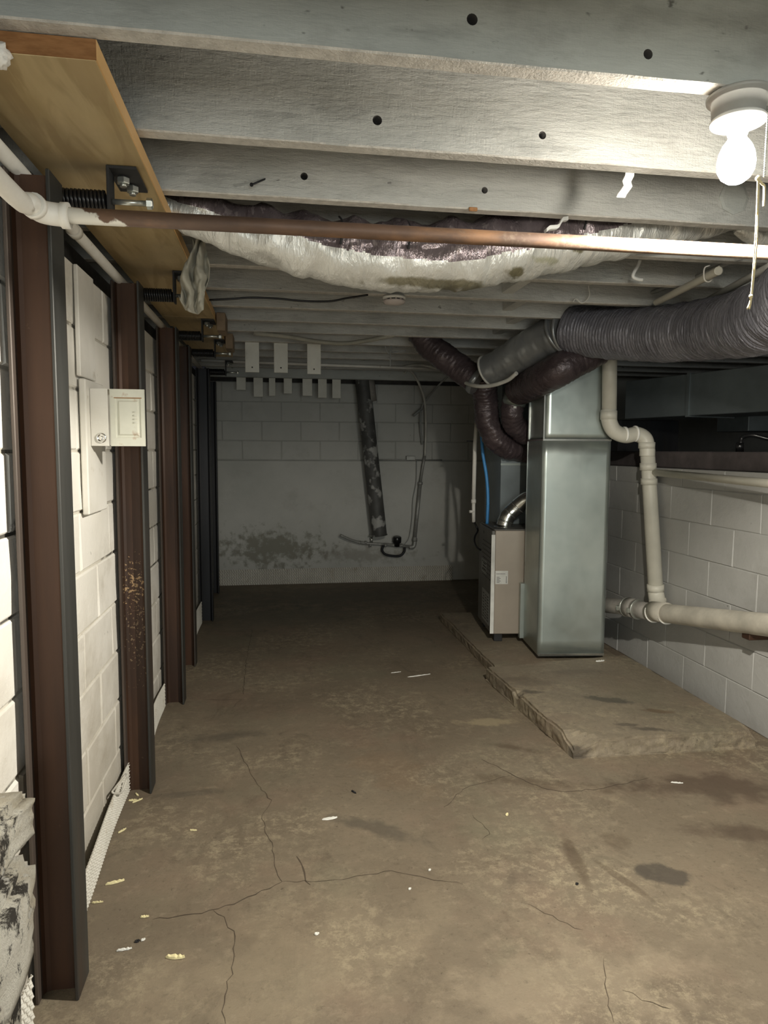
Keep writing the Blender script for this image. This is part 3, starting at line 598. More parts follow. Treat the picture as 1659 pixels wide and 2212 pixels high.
# ================================================================== SMOKE DETECTOR
p = at(852, 640, Z=JZ); y = JY[5]+.03
t = thing('smoke_detector', 'round off white smoke detector under a joist, mid ceiling', 'smoke detector', (p.x, y, JZ))
m = MB(); m.lathe([(.058, 0), (.058, -.010), (.052, -.014)], (p.x, y, JZ-.001), (0, 0, 1), 32); m.obj('base', 'pvc_white', t)
m = MB(); m.lathe([(.047, -.013), (.047, -.022)], (p.x, y, JZ), (0, 0, 1), 32)
m.obj('slots', 'ink', t)
m = MB(); m.lathe([(.055, -.021), (.056, -.026), (.048, -.036), (.02, -.042), (.002, -.042)], (p.x, y, JZ), (0, 0, 1), 32)
for k in range(12):
    a = 2*math.pi*k/12; m.box((-.003, .043, -.024), (.003, .054, -.012), 0, Matrix.Translation((p.x, y, JZ)) @ Matrix.Rotation(a, 4, 'Z'))
m.obj('cover', 'pink_plastic', t)
# ================================================================== RAG
def cloth():
    m = MB(); nu, nv = 34, 40; V = []
    for j in range(nv+1):
        v = j/nv
        for i in range(nu+1):
            u = i/nu; px = 405+52*u - (18*(1-u)*math.sin(v*1.5)) + (8*v*(1-2*u)) - 10*v*v; py = 515+ (150+22*math.sin(u*2.9))*v - (30*(1-u) if v > .9 else 0)*(v-.9)*8
            wid = .55+.45*math.sin(min(1, v*1.6)*math.pi/2)
            px = 428+(px-428)*wid
            q = at(px, py, Y=2.62); fold = .024*math.sin(u*13+3*math.sin(v*4))*(1-.2*v) + .035*N3((u*3, v*4, 2), 1.5) + .012*N3((u*9, v*10, 2), 1.2)
            V.append((q.x+.006*math.sin(v*9+u*4), q.y+fold, q.z+.004*N3((u*6, v*6, 9), 1)))
    Fc = [(j*(nu+1)+i, j*(nu+1)+i+1, (j+1)*(nu+1)+i+1, (j+1)*(nu+1)+i) for j in range(nv) for i in range(nu)]
    m.add(V, Fc, 0, True); o = m.obj('rag', 'cloth'); md = o.modifiers.new('s', 'SOLIDIFY'); md.thickness = .002
    return tag(o, 'crumpled grey rag hanging from the joists beside the pine plank', 'rag')
cloth()
# ================================================================== LEFT WALL BOARDS AND ELECTRICAL BOX
def wallboard(pix, lab, th=.02):
    P_ = [at(px, py, X=WL+th) for px, py in pix]; y0 = min(p.y for p in P_); y1 = max(p.y for p in P_); z0 = min(p.z for p in P_); z1 = max(p.z for p in P_)
    m = MB(); m.bbox((WL+.004, y0, z0), (WL+th, y1, z1), .003); return tag(m.obj('wall_board', 'board'), lab, 'board', 'white boards on the left wall')
def yat(px): return at(px, 900, X=WL+.02).y
def zat(py, y): return at(200, py, X=WL+.02).z
m = MB(); a = at(172, 830, X=WL+.02); b = at(215, 560, X=WL+.02)
y0 = at(184, 900, X=WL+.022).y; y1 = y0+.20; zt = at(184, 818, X=WL+.022).z; zb = at(193, 1112, X=WL+.022).z
m = MB(); m.bbox((WL+.004, y0-.02, zt+.006), (WL+.018, y1-.02, 2.02), .003); tag(m.obj('wall_board', 'board'), 'white board on the left wall above the electrical box', 'board', 'white boards on the left wall')
m = MB(); m.bbox((WL+.004, y0, zb), (WL+.026, y1+.05, zt), .004); tag(m.obj('wall_board', 'board'), 'white board behind and below the electrical box on the left wall', 'board', 'white boards on the left wall')
# box (protrudes) with its door swung out to face the viewer
yb0 = y0+.045; X0 = WL+.026
fy = yb0+.012; pa = at(236, 840, Y=fy); pb = at(314, 964, Y=fy)
zb0, zb1 = pb.z, pa.z; XD0, XD1 = pa.x, pb.x
t = thing('electrical_box', 'cream metal electrical box on the left wall with its embossed door open', 'electrical box', (X0, yb0, zb0))
m = MB(); xo = XD0-.004
m.bbox((X0+.001, yb0, zb0), (X0+.004, yb0+.16, zb1), .001); m.bbox((X0+.003, yb0, zb0), (xo, yb0+.004, zb1), .001); m.bbox((X0+.003, yb0+.156, zb0), (xo, yb0+.16, zb1), .001); m.bbox((X0+.003, yb0+.003, zb0), (xo, yb0+.157, zb0+.003), .001); m.bbox((X0+.003, yb0+.003, zb1-.003), (xo, yb0+.157, zb1), .001)
m.obj('case', 'board', t)
m = MB(); w = XD1-XD0; hh = zb1-zb0; xc = (XD0+XD1)/2+.003; zc = (zb0+zb1)/2-.001
def ring(x0_, x1_, z0_, z1_, y_): return [(x0_, y_, z0_), (x1_, y_, z0_), (x1_, y_, z1_), (x0_, y_, z1_)]
def nested(rings, mi=0):
    V = [p for r in rings for p in r]; Fc = []
    for i in range(len(rings)-1):
        for q in range(4): Fc.append((i*4+q, i*4+(q+1) % 4, i*4+4+(q+1) % 4, i*4+4+q))
    Fc += [(3, 2, 1, 0), tuple((len(rings)-1)*4+q for q in range(4))]; return V, Fc
rw, rh = w*.37, hh*.35
V, Fc = nested([ring(XD0, XD1, zb0, zb1, fy+.012), ring(XD0, XD1, zb0, zb1, fy), ring(xc-rw, xc+rw, zc-rh, zc+rh, fy), ring(xc-rw+.003, xc+rw-.003, zc-rh+.003, zc+rh-.003, fy+.004), ring(xc-rw+.008, xc+rw-.008, zc-rh+.008, zc+rh-.008, fy+.004), ring(xc-rw+.013, xc+rw-.013, zc-rh+.013, zc+rh-.013, fy-.001)])
m.add(V, Fc); m.obj('door', 'door_paint', t)
for k in range(4):
    m = MB(); zz_ = zc+.02-k*.012; m.tube([(xc+rw*.35, fy-.0005, zz_), (xc+rw-.012, fy-.0005, zz_)], .0028, 8); m.obj('louver', 'door_paint', t)
m = MB(); V, Fc = nested([ring(xc-rw-.004, xc+rw+.003, zc+rh-.001, zc+rh+.002, fy+.0005), ring(xc-rw-.004, xc+rw+.003, zc+rh-.001, zc+rh+.002, fy-.0008)]); m.add(V, Fc); m.obj('rust_line', 'rust_stain', t)
kp = at(219, 946, Y=yb0-.001); m = MB(); m.lathe([(.017, 0), (.017, .004), (.012, .007), (.011, .004), (.005, .004), (.004, .006)], (min(kp.x, xo-.014), yb0-.0005, kp.z), (0, -1, 0), 20); m.obj('knockout_ring', 'chrome', t)
# ================================================================== BROKEN WALL BASE (near left)
def lump(name, a, b, n, amp, mat, lab, cat, sc=9, fine=40, rnd=.02):
    bm = bmesh.new(); bmesh.ops.create_cube(bm, size=1)
    for v in bm.verts: v.co = Vector([(a[i]+b[i])/2+v.co[i]*(b[i]-a[i]) for i in range(3)])
    bmesh.ops.bevel(bm, geom=bm.edges[:], offset=rnd, segments=2, affect='EDGES'); bmesh.ops.subdivide_edges(bm, edges=bm.edges[:], cuts=n, use_grid_fill=True); bmesh.ops.triangulate(bm, faces=bm.faces[:])
    for v in bm.verts:
        d = Vector((N3(v.co, sc), N3(v.co+Vector((5, 1, 2)), sc), N3(v.co+Vector((1, 7, 3)), sc)))*amp + Vector((N3(v.co, fine), N3(v.co+Vector((3, 3, 3)), fine), 0))*amp*.45
        if v.co.z < .004: d.z = 0; v.co.z = 0
        v.co += d
        if v.co.z < 0: v.co.z = 0
    m = MB(); m.bm(bm, 0, True); o = m.obj(name, mat); return tag(o, lab, cat)
lump('broken_wall_base', (WL-.01, .55, .545), (-.550, 1.625, .665), 9, .016, 'parging', 'broken whitewashed ledge at the near left wall, upper step', 'masonry')
lump('broken_wall_base', (WL-.01, .55, .33), (-.514, 1.52, .56), 10, .018, 'parging', 'crumbling dirty wall footing at the lower left corner, middle step', 'masonry')
lump('broken_wall_base', (WL-.01, .55, 0), (-.565, 1.56, .34), 9, .012, 'parging', 'lowest part of the crumbling footing, behind the dimpled strip at the lower left', 'masonry')
# ================================================================== DIMPLED MEMBRANE
def membrane(pA, pB, hA, hB, lab, lean=.0, step=.019, r=.0085, group='dimpled membrane strips'):
    "strip from floor point pA to pB, real moulded dimples"
    A, B = Vector(pA), Vector(pB); L = (B-A).length; t_ = (B-A).normalized(); nrm = Vector((t_.y, -t_.x, 0)); 
    if nrm.x < 0 and abs(t_.y) > .5: nrm = -nrm
    if abs(t_.x) > .7 and nrm.y > 0: nrm = -nrm
    V = []; Fc = []; Mi = []; c = step/3; nx = int(L/c); nz = int(max(hA, hB)/c)
    isb = lambda i, j: (i % 3 == 1 and j % 4 == 1) or ((i+1) % 3 == 2 and False) or (i % 6 in (1, 4) and j % 4 == 1) or (i % 3 == 0 and i % 6 in (0, 3) and j % 4 == 3)
    for j in range(nz+1):
        for i in range(nx+1):
            s = i/nx; hgt = hA+(hB-hA)*s; zz_ = hgt*j/nz
            V.append(A+t_*(L*s)+Vector((0, 0, zz_+.001))+nrm*((step*.33 if isb(i, j) else 0)-lean*(zz_/max(hgt, .01))+.004*math.sin(s*7)))
    for j in range(nz):
        for i in range(nx):
            Fc.append((j*(nx+1)+i, j*(nx+1)+i+1, (j+1)*(nx+1)+i+1, (j+1)*(nx+1)+i))
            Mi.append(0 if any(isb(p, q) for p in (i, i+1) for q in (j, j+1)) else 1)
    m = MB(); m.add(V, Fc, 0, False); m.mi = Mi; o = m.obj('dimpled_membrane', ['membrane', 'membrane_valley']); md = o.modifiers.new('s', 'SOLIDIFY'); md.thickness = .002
    return tag(o, lab, 'membrane', group)
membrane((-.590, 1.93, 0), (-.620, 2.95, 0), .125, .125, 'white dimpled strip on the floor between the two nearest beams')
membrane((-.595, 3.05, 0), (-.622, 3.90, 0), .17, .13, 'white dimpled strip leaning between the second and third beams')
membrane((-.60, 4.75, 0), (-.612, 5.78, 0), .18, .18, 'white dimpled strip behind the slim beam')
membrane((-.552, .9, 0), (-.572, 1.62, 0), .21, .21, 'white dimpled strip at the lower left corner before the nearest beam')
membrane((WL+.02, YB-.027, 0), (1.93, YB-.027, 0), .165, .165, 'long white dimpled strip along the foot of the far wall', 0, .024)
m = MB(); q0 = at(240, 1710, X=-.628); m.tube(smooth([at(272, 1612+60, X=-.60), at(250, 1700, X=-.62), at(243, 1712, X=-.615), at(262, 1712, X=-.60), at(275, 1680, X=-.59)], 5), .004, 8); tag(m.obj('membrane_clip', 'membrane'), 'loose curled white strip end beside the second beam foot', 'membrane')
# ================================================================== CONCRETE PADS
def pad(poly, z1, lab, chip):
    bm = bmesh.new(); vs = [bm.verts.new((x, y, 0)) for x, y in poly]; f = bm.faces.new(vs)
    r = bmesh.ops.extrude_face_region(bm, geom=[f]); bmesh.ops.translate(bm, vec=(0, 0, z1), verts=[g for g in r['geom'] if isinstance(g, bmesh.types.BMVert)])
    bmesh.ops.recalc_face_normals(bm, faces=bm.faces)
    bmesh.ops.bevel(bm, geom=[e for e in bm.edges if max(v.co.z for v in e.verts) > .01 and min(v.co.z for v in e.verts) > .01], offset=.012, segments=2, affect='EDGES')
    bmesh.ops.subdivide_edges(bm, edges=bm.edges[:], cuts=44, use_grid_fill=True); bmesh.ops.triangulate(bm, faces=bm.faces[:])
    cx = sum(p[0] for p in poly)/len(poly); cy_ = sum(p[1] for p in poly)/len(poly)
    for v in bm.verts:
        edge = 1 if v.co.z < z1-.001 else .15
        d = Vector((N3(v.co, 6)*.010+N3(v.co, 30)*.006, N3(v.co+Vector((9, 0, 0)), 6)*.010+N3(v.co+Vector((9, 0, 0)), 30)*.006, 0))
        if v.co.z > .01: v.co += d; v.co.z += N3(v.co, 3)*.004*(1-edge)+N3(v.co, 12)*.0015
        for (x, y, rr, dz) in chip:
            q = math.hypot(v.co.x-x, v.co.y-y)
            if q < rr and v.co.z > .01: v.co.z -= dz*(1-q/rr)**.7
    m = MB(); m.bm(bm, 0, False); return tag(m.obj('concrete_pad', 'slab'), lab, 'concrete slab')
FLc, FRc, BLc = (1.362, 2.945), (2.29, 2.93), (1.285, 4.07)
pad([FLc, FRc, (2.285, 4.20), BLc], .088, 'large stained concrete pad in front of the metal duct', [(1.362, 2.945, .12, .05), (1.31, 3.6, .05, .03), (2.285, 2.93, .06, .03)])
pad([(1.36, 4.075), (2.25, 4.205), (2.25, 5.6), (1.36, 5.6)], .066, 'lower narrow concrete pad under the furnace', [(1.36, 4.08, .06, .03)])
# ================================================================== RETURN DUCT + FURNACE
ROT = math.radians(-6.5)
def RM(o): return Matrix.Translation(o) @ Matrix.Rotation(ROT, 4, 'Z')
D0 = at(1162, 1419, Z=.088); D0 = Vector((D0.x, D0.y+.0, 0)); MD = RM(D0)
DW = .435; DD = .40; zs = at(1182, 950, Y=D0.y).z; zb_ = .096
t = thing('return_duct', 'tall galvanised sheet metal duct standing on the pads beside the furnace', 'duct', tuple(MD @ Vector((DW/2, DD/2, zb_))))
def bowed(name, a, b, c_, d_, bow, mat, nx=10, nz=14, fold=0):
    "sheet panel a-b-c-d slightly cross broken"
    a, b, c_, d_ = map(Vector, (a, b, c_, d_)); nr = (b-a).cross(d_-a).normalized(); V = []
    for j in range(nz+1):
        for i in range(nx+1):
            u, v = i/nx, j/nz; p = a.lerp(b, u).lerp(d_.lerp(c_, u), v)
            hgt = bow*min(1, 2*min(u, 1-u, v, 1-v))
            V.append(MD @ (p+nr*hgt))
    m = MB(); m.add(V, [(j*(nx+1)+i, j*(nx+1)+i+1, (j+1)*(nx+1)+i+1, (j+1)*(nx+1)+i) for j in range(nz) for i in range(nx)], 0, True); o = m.obj(name, mat, t)
    md = o.modifiers.new('s', 'SOLIDIFY'); md.thickness = .0012; md.offset = -1; return o
top = 2.10
bowed('front_panel', (0, 0, zb_), (DW, 0, zb_), (DW, 0, zs), (0, 0, zs), .003, 'galv', 16)
bowed('side_panel', (0, DD, zb_), (0, 0, zb_), (0, 0, zs), (0, DD, zs), .003, 'galv')
bowed('side_panel', (DW, 0, zb_), (DW, DD, zb_), (DW, DD, zs), (DW, 0, zs), .003, 'galv')
bowed('back_panel', (DW, DD, zb_), (0, DD, zb_), (0, DD, zs), (DW, DD, zs), .003, 'galv')
i_ = .006
bowed('upper_front_panel', (i_, .004, zs+.001), (DW-i_, .004, zs+.001), (DW-i_, .004, top), (i_, .004, top), .004, 'galv')
bowed('upper_side_panel', (i_, DD-.004, zs+.001), (i_, .004, zs+.001), (i_, .004, top), (i_, DD-.004, top), .003, 'galv')
bowed('upper_side_panel', (DW-i_, .004, zs+.001), (DW-i_, DD-.004, zs+.001), (DW-i_, DD-.004, top), (DW-i_, .004, top), .003, 'galv')
m = MB(); m.box((i_, .004, top), (DW-i_, DD-.004, top+.001), 0, MD); m.obj('top_panel', 'galv', t)
m = MB(); m.box((-.003, -.004, zs-.006), (DW+.003, 0, zs+.006), 0, MD); m.box((-.003, -.003, zs-.006), (-.0005, DD, zs+.006), 0, MD); m.obj('seam_flange', 'galv_bright', t)
m = MB(); m.box((-.0025, -.0025, zs+.007), (.006, .0035, top), 0, MD); m.box((-.0015, DD-.012, zs+.007), (.0055, DD-.004, top), 0, MD); m.box((-.002, DD, zb_), (.004, DD+.004, zs-.007), 0, MD); m.obj('corner_cleat', 'galv_bright', t)
m = MB(); m.box((-.002, -.004, zb_-.001), (DW+.002, -.0005, zb_+.014), 0, MD); m.obj('bottom_hem', 'galv_bright', t)
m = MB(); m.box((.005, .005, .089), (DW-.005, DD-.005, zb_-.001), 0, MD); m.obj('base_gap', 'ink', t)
# furnace
FO = at(1062, 1385, Z=.128); FO = Vector((FO.x, D0.y+DD+.055, 0)); MF = RM(FO); FWd, FDp = .45, .50; fz0 = .125; fz1 = at(1068, 1146, Y=FO.y).z
MF = Matrix.Translation(at(1062, 1385, Y=FO.y)*1) ; MF = RM(Vector((at(1062, 1385, Y=FO.y).x, FO.y, 0)))
t = thing('furnace', 'short tan furnace with dark louvered front beside the tall metal duct', 'furnace', tuple(MF @ Vector((FWd/2, FDp/2, .07))))
m = MB(); m.bbox((.012, 0, fz0), (FWd, FDp, fz1), .004, 0, MF); m.obj('cabinet', 'furn_tan', t)
m = MB(); m.bbox((.004, -.0005, fz1), (FWd, FDp, fz1+.008), .002, 0, MF); m.obj('top_plate', 'furn_dark', t)
m = MB(); m.bbox((-.012, .003, fz0+.005), (.0115, FDp-.003, fz1-.002), .004, 0, MF); dr = m.obj('front_door', 'furn_dark', t)
for a_ in range(3):
    for b_ in range(9):
        m = MB(); yy = .035+a_*.052+.0; zt_ = fz1-.10-b_*.032; yy2 = yy+(.02 if b_ % 2 else 0)
        m.bbox((-.0145, yy2, zt_-.009), (-.0121, yy2+.022, zt_), .001, 0, MF); m.obj('vent_slot', 'ink', dr)
    for b_ in range(9):
        yy = .035+(a_+3)*.052; zt_ = fz1-.10-b_*.032; yy2 = yy+(.02 if b_ % 2 else 0)
        m = MB(); m.bbox((-.0145, yy2, zt_-.009), (-.0121, yy2+.022, zt_), .001, 0, MF); m.obj('vent_slot', 'ink', dr)
m = MB(); m.bbox((-.0135, .0005, fz0+.003), (-.004, .0028, fz1-.03), .0008, 0, MF); m.bbox((-.0145, -.0015, fz0+.003), (.012, .0022, fz1-.03), .0006, 0, MF); m.obj('edge_strip', 'paper', t)['label'] = 'pale vertical edge of the door'
m = MB(); m.lathe([(.012, 0), (.012, .003), (.007, .004)], MF @ Vector((-.0125, .30, fz1-.045)), MF.to_3x3() @ Vector((-1, 0, 0)), 12); m.obj('latch', 'ink', dr)
for nm, (y_, z_, w_, h_) in dict(door_label=(.18, .52, .20, .10), rating_label=(.06, .17, .27, .23)).items():
    m = MB(); m.box((-.0130, y_, z_), (-.0122, y_+w_, z_+h_), 0, MF); o = m.obj(nm, 'grey_paper', dr)
    if nm == 'rating_label':
        m = MB()
        for k in range(9):
            for q in range(3): m.box((-.0134, y_+.02+q*.082, z_+.02+k*.022), (-.0131, y_+.02+q*.082+.06-(k*q % 3)*.012, z_+.028+k*.022), 0, MF)
    else:
        m = MB()
        for k in range(3): m.box((-.0134, y_+.02, z_+.025+k*.022), (-.0131, y_+.16-k*.02, z_+.034+k*.022), 0, MF)
    m.obj('print_lines', 'ink', dr)
sA = at(1070, 1233, Y=FO.y); sB = at(1096, 1261, Y=FO.y); inv = MF.inverted(); la = inv @ sA; lb = inv @ sB
m = MB(); m.box((la.x, -.0012, lb.z), (lb.x, -.0003, la.z), 0, MF); st = m.obj('sticker', 'paper', t); st['label'] = 'white printed sticker on the tan side'
m = MB()
for k in range(5): m.box((la.x+.010, -.0018, lb.z+.012+k*.009), (la.x+.03+(k % 2)*.008, -.0013, lb.z+.015+k*.009), 0, MF)
for k in range(6): m.box((la.x+.008+k*.011, -.0018, la.z-.024), (la.x+.015+k*.011, -.0013, la.z-.020), 0, MF)
for k in range(5): m.box((lb.x-.014, -.0018, lb.z+.008+k*.010), (lb.x-.008, -.0013, lb.z+.014+k*.010), 0, MF)
m.obj('print_lines', 'ink', st)
for (x_, y_) in ((.02, .02), (.02, FDp-.07), (FWd-.07, .02), (FWd-.07, FDp-.07)):
    m = MB(); m.bbox((x_, y_, .067), (x_+.06, y_+.05, fz0), .003, 0, MF); m.obj('foot', 'black_matt', t)
m = MB(); m.bbox((FWd*.42, -.045, fz0-.02), (FWd*.42+.035, -.001, .50), .002, 0, MF); m.obj('filter_rack', 'galv', t)
# vent elbow pipe on furnace
v0 = Vector(at(1088, 1142, Y=FO.y+.16)); v0.z = fz1+.008
V_ = [v0, at(1096, 1116, Y=FO.y+.16), at(1114, 1098, Y=FO.y+.15), at(1136, 1080, Y=FO.y+.12), at(1166, 1070, Y=FO.y+.10)]
V_[0] = v0
t = thing('vent_pipe', 'bright galvanised vent elbow rising from the furnace top to the duct', 'vent pipe', tuple(v0))
m = MB(); S = smooth(V_, 6); m.tube(S, .056, 28, rf=lambda r, i, N, a: r*(1+(.03 if i % 6 == 0 else 0))); m.obj('elbow', 'galv_bright', t)
for i in (3, 8, 13):
    m = MB(); m.lathe([(.056, -.006), (.0605, -.003), (.0605, .003), (.056, .006)], S[i], S[i+1]-S[i], 28); m.obj('crimp_ring', 'galv_bright', t)
m = MB(); m.lathe([(.072, 0), (.072, .003), (.058, .006)], (v0.x, v0.y, fz1+.008), (0, 0, 1), 28); m.obj('collar', 'galv_bright', t)
# plenum behind
PO = MF @ Vector((.10, .16, 0)); pz0 = fz1+.009
pl0 = at(1071, 1000, Y=FO.y+.40)
m = MB(); m.bbox((pl0.x+.01, FO.y+.31, pz0), (2.22, FO.y+.70, 1.98), .003); 
t = thing('supply_plenum', 'dark grey metal plenum box above the furnace, behind the tall duct', 'plenum', (pl0.x+.2, FO.y+.5, pz0)); m.obj('box', 'galv_dark', t)
m = MB(); m.box((pl0.x+.008, FO.y+.307, 1.32), (2.22, FO.y+.31, 1.335)); m.obj('seam', 'galv', t)
# trunk duct into the crawlspace
def obox(a, b, wd, z0, z1, mat, name, lab, cat, ribs=0):
    a = Vector((*a, 0)); b = Vector((*b, 0)); u = (b-a).normalized(); w_ = Vector((-u.y, u.x, 0))
    Mx = Matrix((( u.x, w_.x, 0, a.x), (u.y, w_.y, 0, a.y), (0, 0, 1, 0), (0, 0, 0, 1))); L = (b-a).length
    t = thing(name, lab, cat, tuple(a+Vector((0, 0, z0)))); m = MB(); m.bbox((0, 0, z0), (L, wd, z1), .004, 0, Mx); m.obj('duct_body', mat, t)
    for k in range(ribs):
        x_ = L*(k+.5)/ribs; m = MB(); m.box((x_-.012, -.008, z0-.008), (x_+.012, wd+.008, z1+.006), 0, Mx); m.obj('joint_flange', mat, t)
    return t
q1 = at(1349, 905, Y=4.75); obox((q1.x, 4.75), (q1.x+.62, 2.6), .42, q1.z, q1.z+.27, 'galv_dark', 'trunk_duct', 'long grey rectangular duct entering the crawlspace above the right wall', 'duct', 2)
q2 = at(1465, 955, Y=5.1); m = MB(); m.bbox((at(1335, 955, Y=5.1).x, 5.1, 1.295), (q2.x, 5.5, q2.z+.17), .004); tag(m.obj('duct_offset', 'dark_steel'), 'small dark duct box below the grey crawlspace duct', 'duct')
q3 = at(1545, 930, Y=4.4); m = MB(); m.bbox((q3.x+.25, 4.4, q3.z+.0), (q3.x+.9, 4.75, q3.z+.18), .004); tag(m.obj('side_duct', 'galv_dark'), 'second grey duct deeper in the crawlspace at the right edge', 'duct')
m = MB(); m.tube(smooth([at(1600, 958, Y=3.6), at(1604, 945, Y=3.6), at(1625, 940, Y=3.55), at(1659, 948, Y=3.5), at(1720, 960, Y=3.4)], 6), .012, 10); m.tube([at(1598, 958, Y=3.6), at(1598, 975, Y=3.62)], .022, 10); tag(m.obj('black_cable', 'black'), 'short black cable arching over the right wall ledge', 'cable')
p_ = at(1500, 985, Y=3.9); m = MB(); m.bbox((WR+.02, 2.4, 1.327), (WR+.16, 5.2, 1.43), .006); tag(m.obj('sill_timber', 'soil'), 'dark purple brown timber lying along the top of the right wall', 'timber')
# ================================================================== FLEX DUCTS
def flex(pts, r, mat, pitch=.028, amp=.006, n=40, step=.006, wr=.01):
    P_ = resample(smooth(pts, 10), step); L = len(P_)
    def rf(rr, i, N, a):
        p = P_[i]; s = i*step
        return rr*1.0 + amp*math.sin(2*math.pi*s/pitch + .5*math.sin(a)) + wr*N3((s*14, a*1.2, 1.3), 1) + wr*.5*N3((s*40, a*2.5, 4), 1)
    if isinstance(r, (list, tuple)):
        rr = [r[0]+(r[1]-r[0])*i/(L-1) for i in range(L)]
    else: rr = r
    m = MB(); m.tube(P_, rr, n, rf=rf); return m, P_
big = [at(1900, 560, Y=1.75), at(1780, 600, Y=2.05), at(1659, 682, Y=2.5), at(1550, 708, Y=3.0), at(1420, 722, Y=3.45), at(1310, 720, Y=3.78), at(1235, 712, Y=3.98)]
t = thing('flex_duct', 'large grey ribbed flexible duct curving across the right side', 'flex duct', tuple(big[3]))
m, BP = flex(big, .140, 'flex', .022, .0035, 56, .006, .008); m.obj('ribbed_hose', 'flex', t)
slv = [at(1228, 712, Y=4.0), at(1190, 728, Y=4.12), at(1140, 755, Y=4.27), at(1085, 785, Y=4.43), at(1052, 802, Y=4.52)]
m, SP = flex(slv, (.130, .098), 'sleeve', .3, .002, 48, .008, .006); m.obj('sleeve', 'sleeve', t)
for k, (i, tl) in enumerate(((0, .2), (3, -.15))):
    p = SP[i*2]; ax = (SP[i*2+1]-SP[i*2]).normalized()+Vector((0, 0, tl)); m = MB(); m.lathe([(.138, -.010), (.146, -.006), (.146, .006), (.138, .010)], p, ax, 40); m.obj('tape_band', 'sleeve', t)
# hanging strap of big duct
top_ = at(1222, 650, Y=JY[6]); m = MB(); sp_ = SP[2]
Q = [Vector((sp_.x+.05, JY[6]+.01, JZ-.002)), Vector((sp_.x+.03, sp_.y-.02, sp_.z+.15)), Vector((sp_.x-.005, sp_.y-.135, sp_.z+.06)), Vector((sp_.x-.005, sp_.y-.15, sp_.z-.03)), Vector((sp_.x+.02, sp_.y-.11, sp_.z-.11))]
V = []; Fc = []
for p in smooth(Q, 4): V += [p+Vector((-.018, 0, 0)), p+Vector((.018, -.004, 0)), p+Vector((.018, -.001, .002)), p+Vector((-.018, .003, .002))]
for i in range(len(V)//4-1):
    for q in range(4): Fc.append((i*4+q, i*4+(q+1) % 4, i*4+4+(q+1) % 4, i*4+4+q))
Fc += [(0, 1, 2, 3), tuple(len(V)-4+q for q in (3, 2, 1, 0))]
m.add(V, Fc); m.obj('hanging_strap', 'cable_grey', t)
p = SP[-2]; ax = (SP[-1]-SP[-2]); m = MB(); m.lathe([(.100, -.006), (.108, -.004), (.108, .004), (.100, .006)], p, ax, 40); m.obj('clamp_ring', 'cable_white', t)
# upper dark flex from ceiling
t = thing('flex_duct', 'dark mauve flexible duct slanting down from the far ceiling', 'flex duct', tuple(at(960, 770, Y=4.78)))
m, P_ = flex([at(905, 715, Y=4.92), at(935, 752, Y=4.88), at(985, 790, Y=4.8), at(1030, 822, Y=4.72)], .094, 'flex_dark', .03, .002, 40, .01, .008); m.obj('hose', 'flex_dark', t)
m = MB(); m.lathe([(.10, -.02), (.105, 0), (.10, .02)], P_[-1], P_[-1]-P_[-2], 32); m.obj('collar', 'sleeve', t)
t = thing('flex_duct', 'dark wrinkled flexible duct dropping and bending right behind the furnace vent', 'flex duct', tuple(at(1052, 900, Y=4.85)))
m, P_ = flex([at(1046, 815, Y=4.80), at(1048, 860, Y=4.86), at(1053, 905, Y=4.88), at(1072, 948, Y=4.90), at(1100, 966, Y=4.93), at(1135, 972, Y=4.99)], .087, 'flex_dark', .03, .003, 40, .01, .012); m.obj('hose', 'flex_dark', t)
t = thing('flex_duct', 'short dark flexible duct with a pale collar, right of the bent dark duct', 'flex duct', tuple(at(1105, 900, Y=4.72)))
m, P_ = flex([at(1112, 862, Y=4.68), at(1106, 890, Y=4.70), at(1110, 915, Y=4.74), at(1140, 940, Y=4.80)], .078, 'flex_dark', .03, .003, 36, .01, .010); m.obj('hose', 'flex_dark', t)
m = MB(); m.lathe([(.080, -.03), (.083, 0), (.081, .04)], P_[1], P_[0]-P_[2], 32); m.obj('collar', 'galv', t)
m = MB(); q = at(1112, 880, Y=4.61); m.bbox((q.x-.008, q.y, q.z-.006), (q.x+.012, q.y+.004, q.z+.008), .001); m.obj('tag', 'paper', t)
t = thing('flex_duct', 'wide dark flexible duct running under the large grey duct', 'flex duct', tuple(at(1200, 810, Y=4.5)))
m, P_ = flex([at(1292, 752, Y=4.03), at(1250, 775, Y=4.01), at(1205, 800, Y=4.02), at(1165, 822, Y=4.2), at(1122, 842, Y=4.55)], (.100, .10), 'flex_dark', .03, .002, 44, .01, .006); m.obj('hose', 'flex_dark', t)
# ================================================================== PVC STACK AND DRAIN
def fitting(m, p, ax, r, L=.05): m.lathe([(r, -L/2), (r*1.14, -L/2), (r*1.14, L/2), (r, L/2)], p, ax, 28)
t = thing('pvc_stack', 'cream plastic waste pipe with an offset bend in front of the right wall', 'pipe', tuple(at(1420, 1290, Y=3.9)))
r0 = .0445; yy = 4.10
A0 = at(1318, 700, Y=yy); A1 = at(1316, 890, Y=yy); m = MB(); m.tube([A0, A1], r0, 28); m.obj('upper_run', 'pvc', t)
bend = smooth([at(1315, 885, Y=yy), at(1315, 905, Y=yy), at(1326, 930, Y=yy), at(1350, 941, Y=yy), at(1375, 938, Y=yy), at(1393, 948, Y=yy-.01), at(1398, 970, Y=yy-.02), at(1398, 985, Y=yy-.02)], 7)
m = MB(); m.tube(bend, r0*1.06, 28); m.obj('offset_bend', 'pvc', t)
